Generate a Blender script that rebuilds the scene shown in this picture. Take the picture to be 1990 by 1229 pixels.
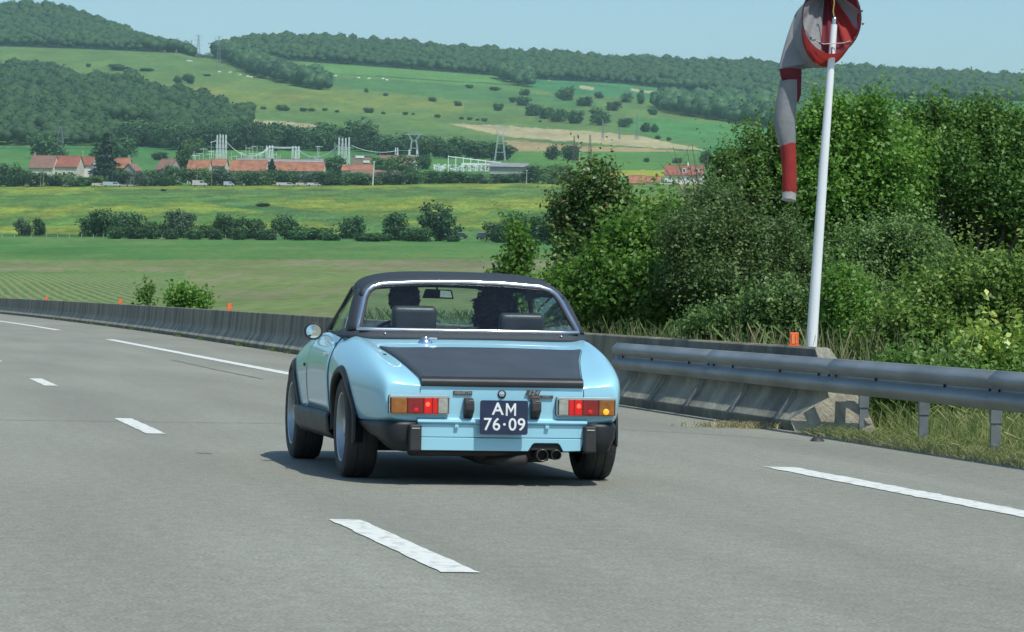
import bpy, bmesh, math, random
import numpy as np
from mathutils import Vector, Matrix
from mathutils.bvhtree import BVHTree
random.seed(7); np.random.seed(7)
R = math.radians
for _o in list(bpy.data.objects): bpy.data.objects.remove(_o)
scene = bpy.context.scene
col = scene.collection
# ------------------------------------------------------------------ camera
F = 6787.0; H = 1.05; HY = 583.0; RHO = R(1.08)
cam_d = bpy.data.cameras.new('camera'); cam = bpy.data.objects.new('camera', cam_d); col.objects.link(cam)
cam_d.sensor_width = 36; cam_d.lens = 36*F/1990; cam_d.clip_start = .5; cam_d.clip_end = 20000
cam_d.shift_y = -31.5/1990; cam_d.shift_x = -.0003
cam.matrix_world = Matrix.Translation((0, 0, H)) @ Matrix.Rotation(R(90), 4, 'X') @ Matrix.Rotation(RHO, 4, 'Z')
scene.camera = cam
# ------------------------------------------------------------------ sky, sun, exposure
SUN = Vector((.34, -.46, 1.0)).normalized()
elev = math.asin(SUN.z); azim = math.atan2(SUN.x, SUN.y)
world = bpy.data.worlds.new('World'); scene.world = world; world.use_nodes = True
wn = world.node_tree.nodes; wl = world.node_tree.links; wn.clear()
sky = wn.new('ShaderNodeTexSky'); sky.sky_type = 'NISHITA'; sky.sun_disc = False
sky.sun_elevation = elev; sky.sun_rotation = azim; sky.altitude = 300; sky.air_density = 1.0; sky.dust_density = 1.6; sky.ozone_density = 1.2
tint = wn.new('ShaderNodeMix'); tint.data_type = 'RGBA'; tint.blend_type = 'MULTIPLY'; tint.inputs[0].default_value = 1
tint.inputs[7].default_value = (.76, .94, 1.02, 1)
bg = wn.new('ShaderNodeBackground'); bg.inputs[1].default_value = .135; wo = wn.new('ShaderNodeOutputWorld')
wl.new(sky.outputs[0], tint.inputs[6]); wl.new(tint.outputs[2], bg.inputs[0]); wl.new(bg.outputs[0], wo.inputs[0])
sd = bpy.data.lights.new('sun', 'SUN'); sd.energy = 4.0; sd.angle = R(.53); sd.color = (1, .97, .9)
sun = bpy.data.objects.new('sun', sd); col.objects.link(sun); sun.location = (0, 0, 60)
sun.rotation_euler = (-SUN).to_track_quat('-Z', 'Y').to_euler()
scene.render.engine = 'CYCLES'
vs = scene.view_settings; vs.view_transform = 'Standard'; vs.look = 'None'; vs.gamma = 1; vs.exposure = 0.06
try: vs.use_curve_mapping = False
except Exception: pass
scene.cycles.max_bounces = 8; scene.cycles.transparent_max_bounces = 16; scene.cycles.volume_bounces = 1
# ------------------------------------------------------------------ photo geometry helpers (the lens of the photograph)
CR, SR = math.cos(RHO), math.sin(RHO)
def rot(x, y):
    a = x-995; b = y-614.5
    return 995+a*CR+b*SR, 614.5-a*SR+b*CR
def unrot(x, y):
    a = x-995; b = y-614.5
    return 995+a*CR-b*SR, 614.5+a*SR+b*CR
def gnd(x, y, z=0):
    a, b = rot(x, y); D = F*(H-z)/(b-HY); return (a-995)/F*D, D
def atD(x, y, D):
    a, b = rot(x, y); return ((a-995)/F*D, D, H-(b-HY)/F*D)
def Xb(D): D = np.asarray(D, float); return 7.80-.1865*D-.00028*np.clip(D-80, 0, 400)**2       # toe of the concrete barrier
def Xe(D): D = np.asarray(D, float); return 6.115-.194*D-.00035*np.clip(D-80, 0, 400)**2       # right edge line
# ------------------------------------------------------------------ materials
def nodes_of(m): return m.node_tree.nodes, m.node_tree.links
def pm(name, c1, c2=None, scale=8., rough=.6, metal=0., coat=0., bump=0., bscale=None, detail=5, stretch=None, rough2=None, spec=.5, emis=None, blend=(.35, .65), coords='Object'):
    m = bpy.data.materials.new(name); m.use_nodes = True; N, L = nodes_of(m); b = N['Principled BSDF']
    b.inputs['Base Color'].default_value = (*c1, 1); b.inputs['Roughness'].default_value = rough; b.inputs['Metallic'].default_value = metal
    b.inputs['Coat Weight'].default_value = coat; b.inputs['Coat Roughness'].default_value = .03; b.inputs['Specular IOR Level'].default_value = spec
    if emis: b.inputs['Emission Color'].default_value = (*emis[0], 1); b.inputs['Emission Strength'].default_value = emis[1]
    tc = N.new('ShaderNodeTexCoord'); mp = N.new('ShaderNodeMapping'); L.new(tc.outputs[coords], mp.inputs[0])
    if stretch: mp.inputs['Scale'].default_value = stretch
    if c2 is None: c2 = tuple(v*.86 for v in c1)
    n = N.new('ShaderNodeTexNoise'); n.inputs['Scale'].default_value = scale; n.inputs['Detail'].default_value = detail; L.new(mp.outputs[0], n.inputs[0])
    mr = N.new('ShaderNodeMapRange'); mr.inputs[1].default_value = blend[0]; mr.inputs[2].default_value = blend[1]; L.new(n.outputs[0], mr.inputs[0])
    mx = N.new('ShaderNodeMix'); mx.data_type = 'RGBA'; mx.inputs[6].default_value = (*c1, 1); mx.inputs[7].default_value = (*c2, 1)
    L.new(mr.outputs[0], mx.inputs[0]); L.new(mx.outputs[2], b.inputs['Base Color'])
    if rough2 is not None:
        r2 = N.new('ShaderNodeMapRange'); r2.inputs[3].default_value = rough; r2.inputs[4].default_value = rough2; L.new(n.outputs[0], r2.inputs[0]); L.new(r2.outputs[0], b.inputs['Roughness'])
    if bump:
        n2 = N.new('ShaderNodeTexNoise'); n2.inputs['Scale'].default_value = bscale or scale*4; n2.inputs['Detail'].default_value = 4; L.new(mp.outputs[0], n2.inputs[0])
        bp = N.new('ShaderNodeBump'); bp.inputs['Strength'].default_value = bump; bp.inputs['Distance'].default_value = .02; L.new(n2.outputs[0], bp.inputs['Height']); L.new(bp.outputs[0], b.inputs['Normal'])
    return m
def foliage(name, c1, c2, trans=.3, rough=.5, c3=None):
    m = bpy.data.materials.new(name); m.use_nodes = True; N, L = nodes_of(m); b = N['Principled BSDF']
    at = N.new('ShaderNodeAttribute'); at.attribute_name = 'tint'
    oi = N.new('ShaderNodeObjectInfo')
    rp = N.new('ShaderNodeValToRGB'); e = rp.color_ramp.elements; e[0].position = .0; e[0].color = (*c1, 1); e[1].position = .8; e[1].color = (*c2, 1)
    if c3: q = e.new(.97); q.color = (*c3, 1)
    L.new(at.outputs['Fac'], rp.inputs[0])
    mr = N.new('ShaderNodeMapRange'); mr.inputs[3].default_value = .78; mr.inputs[4].default_value = 1.22; L.new(oi.outputs['Random'], mr.inputs[0])
    mu = N.new('ShaderNodeVectorMath'); mu.operation = 'SCALE'; L.new(rp.outputs[0], mu.inputs[0]); L.new(mr.outputs[0], mu.inputs['Scale'])
    L.new(mu.outputs[0], b.inputs['Base Color']); b.inputs['Roughness'].default_value = rough; b.inputs['Specular IOR Level'].default_value = .4
    tr = N.new('ShaderNodeBsdfTranslucent'); L.new(mu.outputs[0], tr.inputs[0])
    ms = N.new('ShaderNodeMixShader'); ms.inputs[0].default_value = trans; out = N['Material Output']
    L.new(b.outputs[0], ms.inputs[1]); L.new(tr.outputs[0], ms.inputs[2]); L.new(ms.outputs[0], out.inputs[0])
    return m
def glassmat(name, tintc, rough=.0, f0=1.35):
    m = bpy.data.materials.new(name); m.use_nodes = True; N, L = nodes_of(m); N.remove(N['Principled BSDF'])
    t = N.new('ShaderNodeBsdfTransparent'); t.inputs[0].default_value = (*tintc, 1); g = N.new('ShaderNodeBsdfGlossy'); g.inputs['Roughness'].default_value = rough
    lw = N.new('ShaderNodeLayerWeight'); lw.inputs[0].default_value = .5; pw = N.new('ShaderNodeMath'); pw.operation = 'POWER'; pw.inputs[1].default_value = 5; L.new(lw.outputs['Facing'], pw.inputs[0])
    fr = N.new('ShaderNodeMapRange'); fr.inputs[3].default_value = .06; fr.inputs[4].default_value = .9; L.new(pw.outputs[0], fr.inputs[0]); ms = N.new('ShaderNodeMixShader')
    L.new(fr.outputs[0], ms.inputs[0]); L.new(t.outputs[0], ms.inputs[1]); L.new(g.outputs[0], ms.inputs[2]); L.new(ms.outputs[0], N['Material Output'].inputs[0])
    return m
def clothmat(name, c, trans=.35):
    m = pm(name, c, tuple(v*.82 for v in c), 6, .85, bump=.3, bscale=30); N, L = nodes_of(m); b = N['Principled BSDF']
    tr = N.new('ShaderNodeBsdfTranslucent'); tr.inputs[0].default_value = (*c, 1); ms = N.new('ShaderNodeMixShader'); ms.inputs[0].default_value = trans
    L.new(b.outputs[0], ms.inputs[1]); L.new(tr.outputs[0], ms.inputs[2]); L.new(ms.outputs[0], N['Material Output'].inputs[0]); return m
# ------------------------------------------------------------------ mesh helpers
class MB:
    def __init__(s): s.v = []; s.f = []
    def add(s, vs_, fs): n = len(s.v); s.v += [tuple(map(float, p)) for p in vs_]; s.f += [tuple(n+i for i in f) for f in fs]; return s
    def box(s, c, d, rz=0., rx=0., ry=0.):
        M = Matrix.Rotation(rz, 3, 'Z') @ Matrix.Rotation(ry, 3, 'Y') @ Matrix.Rotation(rx, 3, 'X'); c = Vector(c)
        P = [c + M @ Vector((sx*d[0]/2, sy*d[1]/2, sz*d[2]/2)) for sx in (-1, 1) for sy in (-1, 1) for sz in (-1, 1)]
        return s.add(P, [(0, 1, 3, 2), (4, 6, 7, 5), (0, 4, 5, 1), (2, 3, 7, 6), (0, 2, 6, 4), (1, 5, 7, 3)])
    def tube(s, pts, r, n=8, cap=True, closed=False):
        pts = [Vector(p) for p in pts]; k = len(pts); rr = r if hasattr(r, '__len__') else [r]*k; V = []; up = None
        for i, p in enumerate(pts):
            a = pts[(i-1) % k] if (i or closed) else p; b = pts[(i+1) % k] if (i < k-1 or closed) else p
            t = (b-a).normalized()
            if up is None: up = t.orthogonal().normalized()
            up = (up-t*up.dot(t)).normalized() if (up-t*up.dot(t)).length > 1e-6 else t.orthogonal().normalized(); w = t.cross(up)
            V += [p+(up*math.cos(2*math.pi*j/n)+w*math.sin(2*math.pi*j/n))*rr[i] for j in range(n)]
        Fs = []
        for i in range(k if closed else k-1):
            i2 = (i+1) % k
            Fs += [(i*n+j, i*n+(j+1) % n, i2*n+(j+1) % n, i2*n+j) for j in range(n)]
        if cap and not closed: Fs += [tuple(range(n))[::-1], tuple((k-1)*n+j for j in range(n))]
        return s.add(V, Fs)
    def lathe(s, prof, c, axis='X', n=32):
        V = []; c = Vector(c)
        for (r, h) in prof:
            for j in range(n):
                a = 2*math.pi*j/n; u, w = r*math.cos(a), r*math.sin(a)
                V.append(c+(Vector((h, u, w)) if axis == 'X' else Vector((u, h, w)) if axis == 'Y' else Vector((u, w, h))))
        Fs = [(i*n+j, i*n+(j+1) % n, (i+1)*n+(j+1) % n, (i+1)*n+j) for i in range(len(prof)-1) for j in range(n)]
        return s.add(V, Fs)
    def grid(s, rows, close=False):
        n = len(rows[0]); V = [p for r in rows for p in r]; m = n if close else n-1
        return s.add(V, [(i*n+j, i*n+(j+1) % n, (i+1)*n+(j+1) % n, (i+1)*n+j) for i in range(len(rows)-1) for j in range(m)])
    def cap(s, row): return s.add(row, [tuple(range(len(row)))])
    def prism(s, poly, d0, d1, axis='Y'):   # poly in the other two axes
        def P(a, b, h): return (a, h, b) if axis == 'Y' else (h, a, b) if axis == 'X' else (a, b, h)
        n = len(poly); V = [P(a, b, d0) for a, b in poly]+[P(a, b, d1) for a, b in poly]
        return s.add(V, [tuple(range(n)), tuple(range(n, 2*n))[::-1]]+[(i, i+n, (i+1) % n+n, (i+1) % n) for i in range(n)])
    def build(s, name, m, parent=None, smooth=False, bevel=0., bseg=2, thick=0., sub=0, fix=True, angle=None):
        me = bpy.data.meshes.new(name); me.from_pydata(s.v, [], s.f)
        if fix:
            bm = bmesh.new(); bm.from_mesh(me); bmesh.ops.recalc_face_normals(bm, faces=bm.faces); bm.to_mesh(me); bm.free()
        if smooth: me.shade_smooth()
        if angle is not None: me.shade_smooth(); me.set_sharp_from_angle(angle=R(angle))
        o = bpy.data.objects.new(name, me); col.objects.link(o)
        for mm in (m if isinstance(m, (list, tuple)) else [m]): me.materials.append(mm)
        if parent: o.parent = parent
        if thick: q = o.modifiers.new('thickness', 'SOLIDIFY'); q.thickness = thick; q.offset = 0
        if bevel: q = o.modifiers.new('bevel', 'BEVEL'); q.width = bevel; q.segments = bseg; q.limit_method = 'ANGLE'; q.angle_limit = R(40)
        if sub: q = o.modifiers.new('sub', 'SUBSURF'); q.levels = q.render_levels = sub
        return o
def npmesh(name, V, Q, m, parent=None, attrs=None, smooth=False):
    V = np.asarray(V, np.float32).reshape(-1, 3); Q = np.asarray(Q, np.int32); k = Q.shape[1]
    me = bpy.data.meshes.new(name); me.vertices.add(len(V)); me.vertices.foreach_set('co', V.ravel())
    me.loops.add(Q.size); me.loops.foreach_set('vertex_index', Q.ravel()); me.polygons.add(len(Q)); me.polygons.foreach_set('loop_start', np.arange(0, Q.size, k, dtype=np.int32))
    if smooth: me.polygons.foreach_set('use_smooth', np.ones(len(Q), bool))
    me.update(calc_edges=True); me.validate()
    for an, av in (attrs or {}).items():
        av = np.asarray(av, np.float32)
        if av.ndim == 1: a = me.attributes.new(an, 'FLOAT', 'POINT'); a.data.foreach_set('value', av)
        else: a = me.attributes.new(an, 'FLOAT_COLOR', 'POINT'); a.data.foreach_set('color', np.c_[av, np.ones(len(av))].astype(np.float32).ravel())
    if name is None: return me
    me.materials.append(m)
    o = bpy.data.objects.new(name, me); col.objects.link(o)
    if parent: o.parent = parent
    return o
def tag(o, label=None, cat=None, group=None, kind=None):
    if label: o['label'] = label
    if cat: o['category'] = cat
    if group: o['group'] = group
    if kind: o['kind'] = kind
    return o
def empty(name, loc=(0, 0, 0), rz=0.):
    o = bpy.data.objects.new(name, None); col.objects.link(o); o.location = loc; o.rotation_euler = (0, 0, rz); o.empty_display_size = .3; return o
def copy_tree(o, parent=None):
    c = o.copy(); col.objects.link(c); c.parent = parent
    for ch in list(o.children): copy_tree(ch, c)
    return c
def to_real(o):      # apply the modifiers
    dg = bpy.context.evaluated_depsgraph_get(); dg.update(); me = bpy.data.meshes.new_from_object(o.evaluated_get(dg)); o.modifiers.clear(); o.data = me; return o
# ================================================================== TERRAIN
def ip(x, xs, ys): return np.interp(x, xs, ys)
def sky_y(x): return ip(x, [-600, 0, 40, 95, 130, 200, 260, 320, 372, 405, 440, 540, 600, 700, 850, 1000, 1200, 1400, 1500, 1600, 1700, 1850, 1990, 2600],
                        [30, 8, 2, 8, 18, 42, 66, 88, 104, 104, 76, 66, 68, 74, 86, 98, 108, 116, 120, 126, 130, 138, 145, 170])
def edge_y(x): return ip(x, [-600, 0, 150, 340, 372, 440, 480, 600, 700, 900, 1050, 1200, 1400, 1500, 1650, 1990, 2600],
                         [92, 90, 95, 103, 112, 112, 112, 121, 128, 143, 155, 163, 185, 190, 192, 197, 215])
DK = np.array([200, 300, 500, 790, 1000, 1400, 1700, 2000, 2600, 3200, 3800, 4450, 5300, 7000.])
def zkeys(x):
    x = np.asarray(x, float)
    y = [603+0*x, 560+0*x, 503+0*x, ip(x, [0, 600, 1000], [460, 465, 471]), ip(x, [0, 1000], [419, 422]), ip(x, [0, 700, 1000, 1300, 1990], [364, 362, 357, 361, 361]), 327+0*x, 301+0*x]
    e = edge_y(x); s = sky_y(x)+15
    z = [atD(x, yy, D)[2] for yy, D in zip(y, DK[:8])]
    z8 = z[7]; z10 = atD(x, e, 3800.)[2]
    z += [z8+(z10-z8)*.30, z8+(z10-z8)*.64, z10, atD(x, s, 4450.)[2], z10*.75, z10*.45]
    return np.stack(z)
def terrain(X, D):
    X = np.asarray(X, float); D = np.asarray(D, float); Dc = np.clip(D, 12, 6900)
    x = 995+F*X/np.maximum(Dc, 30); K = zkeys(x)
    i = np.clip(np.searchsorted(DK, Dc)-1, 0, len(DK)-2); t = np.clip((Dc-DK[i])/(DK[i+1]-DK[i]), 0, 1)
    Kf = K.reshape(len(DK), -1); ii = i.ravel(); ar = np.arange(ii.size)
    z = (Kf[ii, ar]*(1-t.ravel())+Kf[ii+1, ar]*t.ravel()).reshape(D.shape)
    near = np.clip((D-90)/110, 0, 1); z = np.where(D < 200, -.7+(z+.7)*near, z)
    v = X-Xb(np.clip(D, 0, 400)); w = np.clip((v-9)/16, 0, 1); w = w*w*(3-2*w)
    z = np.where(D < 420, -.035*(1-w)+z*w, z)
    return np.where((v < .1) & (D < 420), -.08, z)
def place(x, y, lo=180, hi=4440):
    a, b = rot(x, y); Ds = np.exp(np.linspace(math.log(lo), math.log(hi), 1500)); X = (a-995)/F*Ds
    yp = HY+(H-terrain(X, Ds))*F/Ds; k = np.argmax(yp <= b)
    if yp[k] > b: k = len(Ds)-1
    return float(X[k]), float(Ds[k]), float(terrain(X[k:k+1], Ds[k:k+1])[0])
def inpoly(x, y, poly):
    c = np.zeros(np.shape(x), bool); n = len(poly)
    for i in range(n):
        (x1, y1), (x2, y2) = poly[i], poly[(i+1) % n]
        if y1 == y2: continue
        c ^= ((y1 > y) != (y2 > y)) & (x < (x2-x1)*(y-y1)/(y2-y1)+x1)
    return c
def wav(x, y, s, k): return np.sin(x*s+1.7*k)*np.cos(y*s*1.3+2.1*k)+.6*np.sin(x*s*2.3+y*s*1.9+k)+.4*np.sin(x*s*5.1-y*s*3.7+3*k)
def fbm(x, y, s, k=0.): return sum(wav(x+13*i, y-7*i, s*2**i, k+i*1.3)/1.7**i for i in range(4))/3.2
WOODS = {
 'left': [(-150, 110), (0, 116), (40, 138), (100, 148), (160, 166), (262, 163), (282, 182), (375, 196), (425, 214), (440, 232), (488, 226), (488, 246), (440, 262), (405, 276), (330, 284), (-150, 284)],
 'copse': [(1268, 210), (1300, 221), (1400, 236), (1500, 251), (1700, 262), (1700, 222), (1560, 213), (1450, 208), (1300, 201)],
 'spur': [(430, 100), (480, 118), (540, 142), (640, 168), (640, 178), (580, 170), (500, 150), (440, 122), (400, 104)],
 'spur2': [(950, 150), (1010, 168), (1035, 172), (1020, 156)],
}
CLEAR = [(195, 236), (300, 238), (305, 268), (270, 284), (200, 262)]
TAN = [[(872, 240), (940, 243), (1000, 246), (1080, 252), (1150, 256), (1250, 266), (1330, 283), (1375, 293), (1260, 287), (1180, 281), (1100, 275), (1000, 268), (930, 254)],
       [(980, 272), (1060, 278), (1150, 285), (1250, 288), (1370, 297), (1440, 306), (1440, 318), (1200, 316), (1000, 309)], [(470, 233), (545, 236), (618, 243), (612, 252), (560, 254), (488, 250)]]
def land(x, y, D, X):
    n1 = fbm(X, D*.35, .02, 1)*.5+.5; n2 = fbm(X, D*.3, .05, 3)*.5+.5; n3 = fbm(x, y*3, .03, 5)
    xj = x+7*fbm(X, D*.4, .03, 9); yj = y+2.2*fbm(x, D*.1, .06, 11)
    C = np.zeros(x.shape+(3,)); A = lambda m, c: C.__setitem__(m, np.array(c))
    def mix(m, c1, c2, t):
        t = np.clip(t, 0, 1)[..., None]; v = np.array(c1)*(1-t)+np.array(c2)*t; C[m] = v[m]
    G = (.085, .17, .055); G2 = (.13, .20, .07)
    mix(D < 800, (.075, .175, .055), (.16, .20, .085), n1*.9+n3*.3-.25)
    b = (yj > 505) & (D < 800); mix(b, (.11, .18, .07), (.20, .205, .11), .75*n2+.35+.3*n3-.25*(yj > 580))
    b = (xj < 360-(yj-530)*0) & (yj > 528) & (D < 800); mix(b, (.10, .185, .07), (.12, .19, .075), n2)
    m = (D >= 790) & (D < 1420); yel = np.clip(.55*np.sin(y*.155+.8+x*.0022)+.9*n3+.45*fbm(X, D*.5, .012, 21)+.42, 0, 1)
    mix(m, (.10, .18, .050), (.235, .25, .045), yel*.8)
    m2 = m & (xj > 380) & (np.abs(y-(388+(xj-400)*.155)) < 7+(xj-400)*.012); mix(m2, (.075, .16, .055), (.10, .17, .06), n2)
    m2 = m & (np.abs(yj-374) < 6) & (xj > 200); mix(m2, (.09, .165, .06), (.12, .18, .065), n2)
    m = (D >= 1420) & (D < 2060); mix(m, (.06, .165, .065), (.10, .21, .06), n1+(x > 1000)*.4)
    A(m & (xj > 1180) & (xj < 1300) & (np.abs(yj-337) < 6), (.30, .31, .05))
    A(m & (xj > 1500) & (np.abs(yj-400) < 6), (.26, .27, .05))
    m = D >= 2060; mix(m, (.095, .17, .065), (.155, .21, .075), n1*.8+n3*.4)
    yl = np.clip(1-np.abs(y-(186+(x-500)*.05))/26, 0, 1)*(x < 900)*(x > 380); mix(m & (yl > .1), (.13, .19, .07), (.26, .25, .06), yl*.8*n2+n3*.35)
    mix(m & inpoly(xj, yj, [(590, 118), (760, 128), (960, 146), (1010, 168), (1060, 176), (900, 166), (700, 150), (600, 140)]), (.10, .22, .07), (.13, .24, .08), n2)
    mix(m & inpoly(xj, yj, [(620, 150), (760, 156), (900, 168), (1010, 178), (1180, 200), (1130, 212), (900, 196), (700, 175), (620, 165)]), (.07, .17, .07), (.10, .19, .075), n2)
    mix(m & inpoly(xj, yj, [(1000, 146), (1200, 160), (1500, 185), (2300, 190), (2300, 222), (1600, 214), (1500, 208), (1300, 196), (1080, 182), (990, 160)]), (.05, .165, .085), (.07, .19, .09), n2)
    mix(m & inpoly(xj, yj, [(1230, 228), (1400, 240), (1560, 256), (1560, 300), (1420, 292), (1330, 276), (1200, 250)]), (.07, .20, .07), (.09, .22, .075), n2)
    mix(m & inpoly(xj, yj, CLEAR), (.10, .18, .08), (.14, .21, .09), n2)
    mix(m & (yj > 286), (.035, .145, .07), (.05, .165, .075), n2)
    for P in TAN: mix(m & inpoly(xj, yj, P), (.36, .32, .19), (.42, .37, .22), n2)
    mix(m & inpoly(xj, yj, TAN[1]), (.30, .235, .125), (.36, .28, .15), n2)
    for q in [(1045, 151, 30, 2.5), (1140, 171, 14, 3), (1255, 178, 30, 2.5), (1320, 184, 34, 3), (1400, 190, 26, 2.5), (1005, 158, 20, 2)]:
        A(m & (np.abs(xj-q[0]) < q[2]) & (np.abs(yj-q[1]-(x-q[0])*.12) < q[3]), (.36, .34, .2))
    A((D >= 790) & (D < 815) & (xj < 1200), (.07, .155, .05))
    line = (D > 2100) & (np.abs(y-(142+(x-620)*.062)) < 1.2) & (x > 620) & (x < 1010); A(line, (.05, .11, .05))
    gm = C[..., 1] > C[..., 0]*1.12; C[gm] *= (.80, .90, .62); C[~gm] *= (.86, .86, .78)
    wood = m & (D > 3790) & ((x < 372) | (x > 440)); A(wood, (.02, .05, .03))
    return C
def terrain_mat(name, rows=False, fine=1.2, coarse=.15, contrast=.3):
    m = bpy.data.materials.new(name); m.use_nodes = True; N, L = nodes_of(m); b = N['Principled BSDF']; b.inputs['Roughness'].default_value = .9; b.inputs['Specular IOR Level'].default_value = .15
    at = N.new('ShaderNodeAttribute'); at.attribute_name = 'land'; tc = N.new('ShaderNodeTexCoord'); cur = at.outputs['Color']
    def mul(sc, lo, hi, stretch, det=5, dist=0):
        nonlocal cur
        mp = N.new('ShaderNodeMapping'); mp.inputs['Scale'].default_value = stretch; L.new(tc.outputs['Object'], mp.inputs[0])
        n = N.new('ShaderNodeTexNoise'); n.inputs['Scale'].default_value = sc; n.inputs['Detail'].default_value = det; n.inputs['Distortion'].default_value = dist; L.new(mp.outputs[0], n.inputs[0])
        r = N.new('ShaderNodeMapRange'); r.inputs[1].default_value = .3; r.inputs[2].default_value = .7; r.inputs[3].default_value = lo; r.inputs[4].default_value = hi; L.new(n.outputs[0], r.inputs[0])
        s = N.new('ShaderNodeVectorMath'); s.operation = 'SCALE'; L.new(cur, s.inputs[0]); L.new(r.outputs[0], s.inputs['Scale']); cur = s.outputs[0]
    mul(fine, 1-contrast, 1+contrast, (1, .28, 1)); mul(coarse, 1-contrast*.8, 1+contrast*.8, (1, .3, 1), 4, .5)
    if rows:
        mp = N.new('ShaderNodeMapping'); mp.inputs['Rotation'].default_value = (0, 0, R(-10.2)); L.new(tc.outputs['Object'], mp.inputs[0])
        w = N.new('ShaderNodeTexWave'); w.inputs['Scale'].default_value = .42; w.inputs['Distortion'].default_value = 2.2; w.inputs['Detail'].default_value = 3; w.inputs['Detail Scale'].default_value = .4; L.new(mp.outputs[0], w.inputs[0])
        ra = N.new('ShaderNodeAttribute'); ra.attribute_name = 'rows'
        r = N.new('ShaderNodeMapRange'); r.inputs[1].default_value = .45; r.inputs[2].default_value = .85; L.new(w.outputs['Fac'], r.inputs[0])
        f = N.new('ShaderNodeMath'); f.operation = 'MULTIPLY'; L.new(r.outputs[0], f.inputs[0]); L.new(ra.outputs['Fac'], f.inputs[1])
        mx = N.new('ShaderNodeMix'); mx.data_type = 'RGBA'; mx.inputs[7].default_value = (.20, .20, .095, 1); L.new(f.outputs[0], mx.inputs[0]); L.new(cur, mx.inputs[6]); cur = mx.outputs[2]
    L.new(cur, b.inputs['Base Color']); return m
def sheet(name, D0, D1, nr, m, xs):
    Ds = np.exp(np.linspace(math.log(D0), math.log(D1), nr)); x = xs[None, :]+0*Ds[:, None]; D = Ds[:, None]+0*x; X = (x-995)/F*D
    Z = terrain(X, D)
    if D0 > 3000: pass
    yp = HY+(H-Z)*F/D; xu, yu = unrot(x, yp); C = land(xu, yu, D, X)
    nr_, nc = D.shape; V = np.stack([X, D, Z], -1); idx = np.arange(nr_*nc).reshape(nr_, nc)
    Q = np.stack([idx[:-1, :-1], idx[:-1, 1:], idx[1:, 1:], idx[1:, :-1]], -1).reshape(-1, 4)
    rw = np.clip((yu-526)/14, 0, 1)*np.clip((430-xu)/140, 0, 1)*np.where(yu > 585, .7, 1)*(D < 780)
    o = npmesh(name, V.reshape(-1, 3), Q, m, attrs={'land': C.reshape(-1, 3), 'rows': rw.ravel()}, smooth=True); tag(o, kind='structure'); return o
xs = np.unique(np.r_[np.linspace(-2600, -60, 40), np.arange(-60, 2050, 4), np.linspace(2050, 4600, 40)])
sheet('near_field', 150, 790, 90, terrain_mat('crop field', True, .9, .06, .2), xs)
sheet('meadow', 790, 1400, 90, terrain_mat('buttercup meadow', False, .9, .09, .48), xs)
sheet('valley_floor', 1400, 2060, 60, terrain_mat('valley grass', False, .4, .05, .2), xs)
sheet('hillside', 2060, 6900, 220, terrain_mat('hill pasture', False, .22, .025, .22), xs)
# ground right around the road
gx = np.r_[np.linspace(-60, -20, 8), np.linspace(-16, 14, 61), np.linspace(16, 60, 12)]; gy = np.linspace(-60, 156, 100)
GX, GY = np.meshgrid(gx, gy); GX = GX+Xb(GY)-Xb(30.)*0-7.8+.1865*0
V = np.stack([GX, GY, terrain(GX, GY)], -1); idx = np.arange(GX.size).reshape(GX.shape)
Q = np.stack([idx[:-1, :-1], idx[:-1, 1:], idx[1:, 1:], idx[1:, :-1]], -1).reshape(-1, 4)
tag(npmesh('verge', V.reshape(-1, 3), Q, pm('verge soil and grass', (.10, .12, .05), (.20, .18, .10), 2.2, .95, bump=.6), smooth=True), kind='structure')
MB().add([(-3800, -3800, -4), (3800, -3800, -4), (3800, 7000, -4), (-3800, 7000, -4)], [(0, 1, 2, 3)]).build('plain', pm('plain grass', (.08, .14, .05), (.12, .17, .06), .01, .9)).__setitem__('kind', 'structure')
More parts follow.
